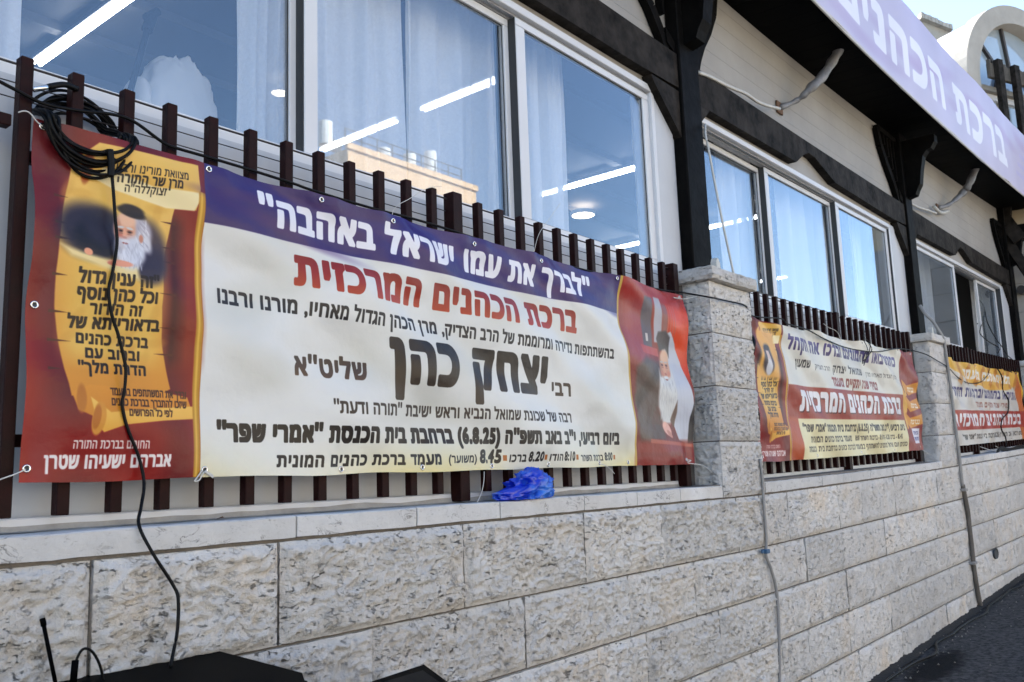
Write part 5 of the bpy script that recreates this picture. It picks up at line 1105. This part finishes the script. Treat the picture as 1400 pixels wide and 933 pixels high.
mb = MB(); c_ = [atz(x, y, ZT + .001) for x, y in ((578, 918), (606, 938), (560, 1010), (478, 948))]; mb.add([(v[0], v[1], ZT + z) for z in (.0005, .0035) for v in c_], [(3, 2, 1, 0), (4, 5, 6, 7), (0, 1, 5, 4), (1, 2, 6, 5), (2, 3, 7, 6), (3, 0, 4, 7)]); mb.build('case_top_panel', M['screen'], cs)
# ================================================================ end wall and neighbours
ew = thing('end_building', 'beige plastered wall beyond the last black post', 'building', (13.6, -.5, -1.3))
for i in range(14):
    for j in range(3):
        mb = MB(); mb.box(13.605, 13.75, -1.6 + j * .62 + (.2 if i % 2 and j else 0), -.985 + j * .62 + (.2 if i % 2 and j < 2 else 0), -1.3 + i * .42, -.885 + i * .42, .004); mb.build('wall_block', M['beige'] if i > 10 else M['concrete'], ew)
mb = MB(); mb.box(13.62, 14.2, -1.6, .26, -1.5, 4.5); mb.build('wall_core', M['concrete_g'], ew)
p = CAM + ray(1396, 396) * (13.45 - CAM[0]) / ray(1396, 396)[0]
t = thing('wall_fitting', 'small round dark fitting on the beige wall at the right edge', 'fitting', (13.5, float(p[1]), float(p[2])))
mb = MB(); k = 16; mb.add([(x, p[1] + .06 * math.cos(6.2832 * i / k), p[2] + .06 * math.sin(6.2832 * i / k)) for x in (13.45, 13.6) for i in range(k)], [tuple(range(k)), tuple(range(2 * k - 1, k - 1, -1))] + [(i, k + i, k + (i + 1) % k, (i + 1) % k) for i in range(k)]); mb.build('fitting_body', M['brownmetal'], t)
t = thing('timber_bracket', 'weathered grey timber bracket against the beige wall at the right edge', 'bracket', (13.3, -.2, 3.2))
def onx(x, y, X): d = ray(x, y); return CAM + d * (X - CAM[0]) / d[0]
for (a, b, wd) in (((1376, 330), (1408, 376), .09), ((1372, 300), (1395, 330), .13), ((1376, 275), (1372, 335), .10)):
    A0, B0 = Vector(onx(*a, 13.3)), Vector(onx(*b, 13.3)); mb = MB(); mb.tube([A0, B0], wd, 4, False); mb.build('timber_piece', M['timber2'], t)
# barrel-vaulted dormer
Rr = 1.80; D = 16.8; Pl = CAM + ray(1323, 104) * D
nz_az = rad(246.4); nrm = Vector((math.cos(nz_az), math.sin(nz_az), 0)); uu = Vector((-nrm.y, nrm.x, 0)); uu = uu if uu.x > 0 else -uu
Cc = Vector(Pl) + uu * Rr
arch = thing('arched_building', 'pale concrete building with a barrel vaulted window bay at top right', 'building', (Cc.x, Cc.y, -1.2))
def AP(u, z, d): return tuple(Cc + uu * u + Vector((0, 0, z)) - nrm * d)     # u along front, z up from spring, d depth behind front
def ringpart(r0, r1, d0, d1, m, name, n=28, legs=0., a0=0., a1=math.pi):
    V = []; 
    angs = [a0 + (a1 - a0) * i / n for i in range(n + 1)]
    pr = [(r, math.cos(a), math.sin(a), 0) for a in angs for r in (0,)]
    pts = [(math.cos(a), math.sin(a), 0.) for a in angs]
    if legs: pts = [(1, 0, -legs)] + pts + [(-1, 0, -legs)]
    for (c0, s0, e) in pts:
        for r, d in ((r0, d0), (r1, d0), (r1, d1), (r0, d1)): V.append(AP(r * c0, r * s0 + e, d))
    k = len(pts); Fc = [(i * 4 + j, i * 4 + (j + 1) % 4, (i + 1) * 4 + (j + 1) % 4, (i + 1) * 4 + j) for i in range(k - 1) for j in range(4)] + [(0, 3, 2, 1), ((k - 1) * 4, (k - 1) * 4 + 1, (k - 1) * 4 + 2, (k - 1) * 4 + 3)]
    return obj(name, V, Fc, M[m], arch)
ringpart(1.42, 1.80, 0, .30, 'concrete', 'arch_band', legs=1.2)
ringpart(1.46, 1.74, .30, 1.1, 'concrete_w', 'vault_shell', legs=.1)
ringpart(1.46, 1.66, 1.1, 3.2, 'concrete_g', 'vault_roof', legs=.1)
for i in range(6): ringpart(1.66, 1.675, 1.25 + i * .32, 1.42 + i * .32, 'concrete', 'roof_strip', legs=.1)
def APbox(u0, u1, z0, z1, d0, d1, m, name, parent=arch):
    V = [AP(u, z, d) for z in (z0, z1) for d in (d0, d1) for u in (u0, u1)]
    return obj(name, V, [(0, 2, 3, 1), (4, 5, 7, 6), (0, 1, 5, 4), (2, 6, 7, 3), (0, 4, 6, 2), (1, 3, 7, 5)], M[m], parent)
# glazing behind the arch
n = 28; V = [AP(0, 0, .28)] + [AP(1.43 * math.cos(math.pi * i / n), 1.43 * math.sin(math.pi * i / n), .28) for i in range(n + 1)]
V2 = [AP(0, 0, .30)] + [AP(1.43 * math.cos(math.pi * i / n), 1.43 * math.sin(math.pi * i / n), .30) for i in range(n + 1)]
sg = M['skyglass'] = mat('reflecting_arched_glass', (.30, .36, .42), .06, spec=1., coat=1.)
win = obj('arched_window', V + V2, [(0, i + 1, i + 2) for i in range(n)] + [(n + 2, n + 2 + i + 2, n + 2 + i + 1) for i in range(n)], sg, arch); ROOT[win.name] = ROOT[arch.name]
for a in (48, 98, 134):
    ca, sa = math.cos(rad(a)), math.sin(rad(a)); p0, p1 = (.60 * ca, .60 * sa), (1.43 * ca, 1.43 * sa); V = []
    tx, tz = -sa * .03, ca * .03
    for d in (.22, .279): V += [AP(p0[0] + tx, p0[1] + tz, d), AP(p1[0] + tx, p1[1] + tz, d), AP(p1[0] - tx, p1[1] - tz, d), AP(p0[0] - tx, p0[1] - tz, d)]
    obj('window_bar', V, [(0, 1, 2, 3), (7, 6, 5, 4), (0, 4, 5, 1), (1, 5, 6, 2), (2, 6, 7, 3), (3, 7, 4, 0)], M['brownmetal'], win)
V = []; n = 14
for i in range(n + 1):
    a = math.pi * i / n
    for r, d in ((.55, .2), (.61, .2), (.61, .279), (.55, .279)): V.append(AP(r * math.cos(a), r * math.sin(a), d))
obj('window_bar', V, [(i * 4 + j, i * 4 + (j + 1) % 4, (i + 1) * 4 + (j + 1) % 4, (i + 1) * 4 + j) for i in range(n) for j in range(4)], M['brownmetal'], win)
APbox(-1.78, 3.4, -9., -.02, .32, 3.2, 'concrete', 'lower_wall')
APbox(-1.41, 1.41, -.12, -.02, .1, .319, 'concrete_g', 'window_sill')
rl = thing('wooden_railing', 'weathered dark wooden rail with posts below the arched window', 'railing', AP(-1, -1, -.1))
def RB(u0, u1, z0, z1, d0, d1, m, name): 
    V = [AP(u, z, d) for z in (z0, z1) for d in (d0, d1) for u in (u0, u1)]
    return obj(name, V, [(0, 2, 3, 1), (4, 5, 7, 6), (0, 1, 5, 4), (2, 6, 7, 3), (0, 4, 6, 2), (1, 3, 7, 5)], M[m], rl)
wd_ = M['greywood'] = mat('weathered_grey_wood', (.10, .085, .07), .8, var=.5, vscale=8, bump=.5, bscale=30)
RB(-1.30, 2.2, .02, .30, -.14, -.06, 'greywood', 'top_rail')
for i in range(5): RB(-1.20 + i * .50, -1.05 + i * .50, -1.9, .36 - .03 * (i % 2), -.24, -.142, 'timber2', 'railing_post')
for i in range(20): 
    o = RB(-1.3 + i * .15 + rnd.uniform(0, .03), -1.23 + i * .15, .29, .35 + rnd.uniform(-.04, .05), -.12, -.06, 'greywood', 'splinter')
for i in range(3):
    o = APbox(-1.10 + i * .64, -.64 + i * .64, -1.5, -.12, .26, .315, 'skyglass', 'lower_window'); ROOT[o.name] = ROOT[arch.name]
    APbox(-1.14 + i * .64, -.60 + i * .64, -.24, -.12, .20, .255, 'alu', 'window_head', o)
APbox(-1.14, -1.07, -1.6, -.12, .18, .25, 'alu', 'window_jamb')
# rough parapet of a farther house, left of the vault
def rq(x, y, t_): return Vector(CAM + ray(x, y) * t_)
P = [rq(1180, -40, 20), rq(1222, 2, 20), rq(1252, 22, 20), rq(1257, 27, 20), rq(1277, 34, 20), rq(1300, 44, 20), rq(1345, 120, 20), rq(1345, 220, 20), rq(1180, 100, 20)]
bk = Vector((1.5, .9, 0)); n = len(P)
Fh = thing('rough_stone_house', 'rough stone parapet rising just above the lilac sign', 'building', (P[5].x, P[5].y, -1.2))
obj('parapet_wall', [p[:] for p in P] + [(p + bk)[:] for p in P], [tuple(range(n)), tuple(range(2 * n - 1, n - 1, -1))] + [(i, i + n, (i + 1) % n + n, (i + 1) % n) for i in range(n)], M['roughwall'], Fh)
for i in range(9):
    f = i / 9; a = P[3].lerp(P[5], f); b = P[3].lerp(P[5], f + .10); V = []
    for d in (Vector((-.12, -.08, 0)), Vector((.3, .2, 0))):
        for z in (-.02, .10 + rnd.uniform(-.03, .02)): V += [(a + d + Vector((0, 0, z)))[:], (b + d + Vector((0, 0, z)))[:]]
    obj('coping_stone', V, [(0, 1, 3, 2), (4, 6, 7, 5), (0, 2, 6, 4), (1, 5, 7, 3), (2, 3, 7, 6), (0, 4, 5, 1)], M['roughwall'], Fh)
bd = rq(1300, 44, 20); V = [(bd.x + a, bd.y + b, z) for z in (-1.5, bd.z - 1.6) for b in (-.4, 5) for a in (0, 5)]
obj('house_wall', V, [(0, 2, 3, 1), (4, 5, 7, 6), (0, 1, 5, 4), (2, 6, 7, 3), (0, 4, 6, 2), (1, 3, 7, 5)], M['concrete_g'], Fh)
# house across the street (seen only as a reflection in the large window)
YM = -35.0
hb = thing('opposite_house', 'sunlit beige house mirrored in the second pane of the large window', 'building', (36, YM, -1.3))
x0, x1, zt = 31.2, 42.3, 18.9
mb = MB(); mb.box(x0, x1, YM - 12, YM, -1.5, zt); mb.build('house_body', M['sunhouse'], hb)
mb = MB(); mb.box(x0 - .1, x1 + .1, YM - .1, YM + .12, zt, zt + .35); mb.build('roof_parapet', M['sunhouse'], hb)
mb = MB()
for i in range(9): x = x0 + .3 + i * 1.25; mb.box(x - .03, x + .03, YM - .6, YM - .54, zt + .35, zt + 1.5)
mb.box(x0 + .3, x0 + 10.4, YM - .6, YM - .54, zt + 1.45, zt + 1.5); mb.box(x0 + .3, x0 + 10.4, YM - .6, YM - .54, zt + .95, zt + 1.0); mb.build('roof_railing', M['brownmetal'], hb)
for fl in range(5):
    for i in range(3):
        mb = MB(); x = x0 + 1.8 + i * 3.5; z = 1 + fl * 3.1; mb.box(x, x + 1.4, YM + .002, YM + .06, z, z + 1.4); wo = mb.build('house_window', M['alu'], hb)
        ROOT[wo.name] = ROOT[hb.name]; mb = MB(); mb.box(x + .12, x + 1.28, YM + .061, YM + .09, z + .12, z + 1.28); mb.build('shutter', M['concrete_g'], wo)
for i, (px_, hgt) in enumerate(((468, 1.4), (548, 1.0), (583, 1.2), (611, 1.9))):
    v = at(px_, 226, 35.6); x = float(v[0]); mb = MB(); k = 14; t = thing('water_heater', '%s white water boiler on the roof of the mirrored beige house' % ('first', 'second', 'third', 'tallest')[i], 'boiler', (x, YM - 1.5, zt + .3), 'roof boilers mirrored in the window')
    mb.add([(x + .42 * math.cos(6.2832 * j / k), YM - 1.5 + .42 * math.sin(6.2832 * j / k), z) for z in (zt + .5, zt + .5 + hgt) for j in range(k)], [tuple(range(k - 1, -1, -1)), tuple(range(k, 2 * k))] + [(j, (j + 1) % k, k + (j + 1) % k, k + j) for j in range(k)]); mb.build('boiler_tank', M['boiler'], t, False)
    mb = MB(); mb.box(x + .5, x + 1.5, YM - 1.9, YM - 1.84, zt + .4, zt + 1.2); mb.build('solar_panel', M['brownmetal'], t)

# unseen houses behind the camera, added to bounce warm sunlight onto the wall
for i, (x0, x1, h, c_, lb) in enumerate(((-16, -7.5, 4.6, 'beige', 'low beige house across the street, the leftmost one'), (-7.2, 2.5, 5.3, 'concrete_w', 'white rendered house across the street'), (2.9, 13.5, 4.9, 'beige', 'wide beige house across the street'), (14, 26, 5.2, 'concrete_w', 'white rendered house far along the street'))):
    t = thing('unseen_street_house', lb, 'building', ((x0 + x1) / 2, -13, -1.4)); mb = MB(); mb.box(x0, x1, -19, -13, -1.7, h); mb.build('house_body', M[c_], t)
    mb = MB(); mb.box(x0 - .1, x1 + .1, -19.1, -12.85, h, h + .25); mb.build('roof_edge', M['concrete'], t)
    for fl in range(2):
        for k in range(int((x1 - x0) / 2.6)):
            x = x0 + .9 + k * 2.6; z = -.3 + fl * 2.9; mb = MB(); mb.box(x, x + 1.1, -12.998, -12.93, z, z + 1.2); w_ = mb.build('house_window', M['alu'], t); ROOT[w_.name] = ROOT[t.name]
            mb = MB(); mb.box(x + .08, x + 1.02, -12.929, -12.91, z + .08, z + 1.12); mb.build('shutter', M['concrete_g'], w_)
mb = MB(); q = [-20, -6, 14, 30]; V = [(x, y, ground_z(x) + .12) for y in (-12.9, -6.2) for x in q] + [(x, -6.2, ground_z(x) - .05) for x in q]
obj('pavement', V, [(i + 4, i, i + 1, i + 5) for i in range(3)] + [(i + 8, i + 4, i + 5, i + 9) for i in range(3)], M['concrete'])['kind'] = 'structure'

# grit and litter along the foot of the wall
mb = MB(); g_ = random.Random(21)
for i in range(240):
    x = g_.uniform(4.2, 12.5); y = -abs(g_.gauss(0, .16)) - .03; q = g_.uniform(.003, .011); z = ground_z(x) + .012
    mb.add([(x - q, y - q * .7, z), (x + q, y - q * .5, z), (x + .2 * q, y + q, z), (x, y, z + q * g_.uniform(.6, 1.4))], [(0, 1, 3), (1, 2, 3), (2, 0, 3)])
tag(mb.build('grit', M['concrete_g']), 'grit and crumbs of stone lying along the foot of the wall', 'grit', kind='stuff')
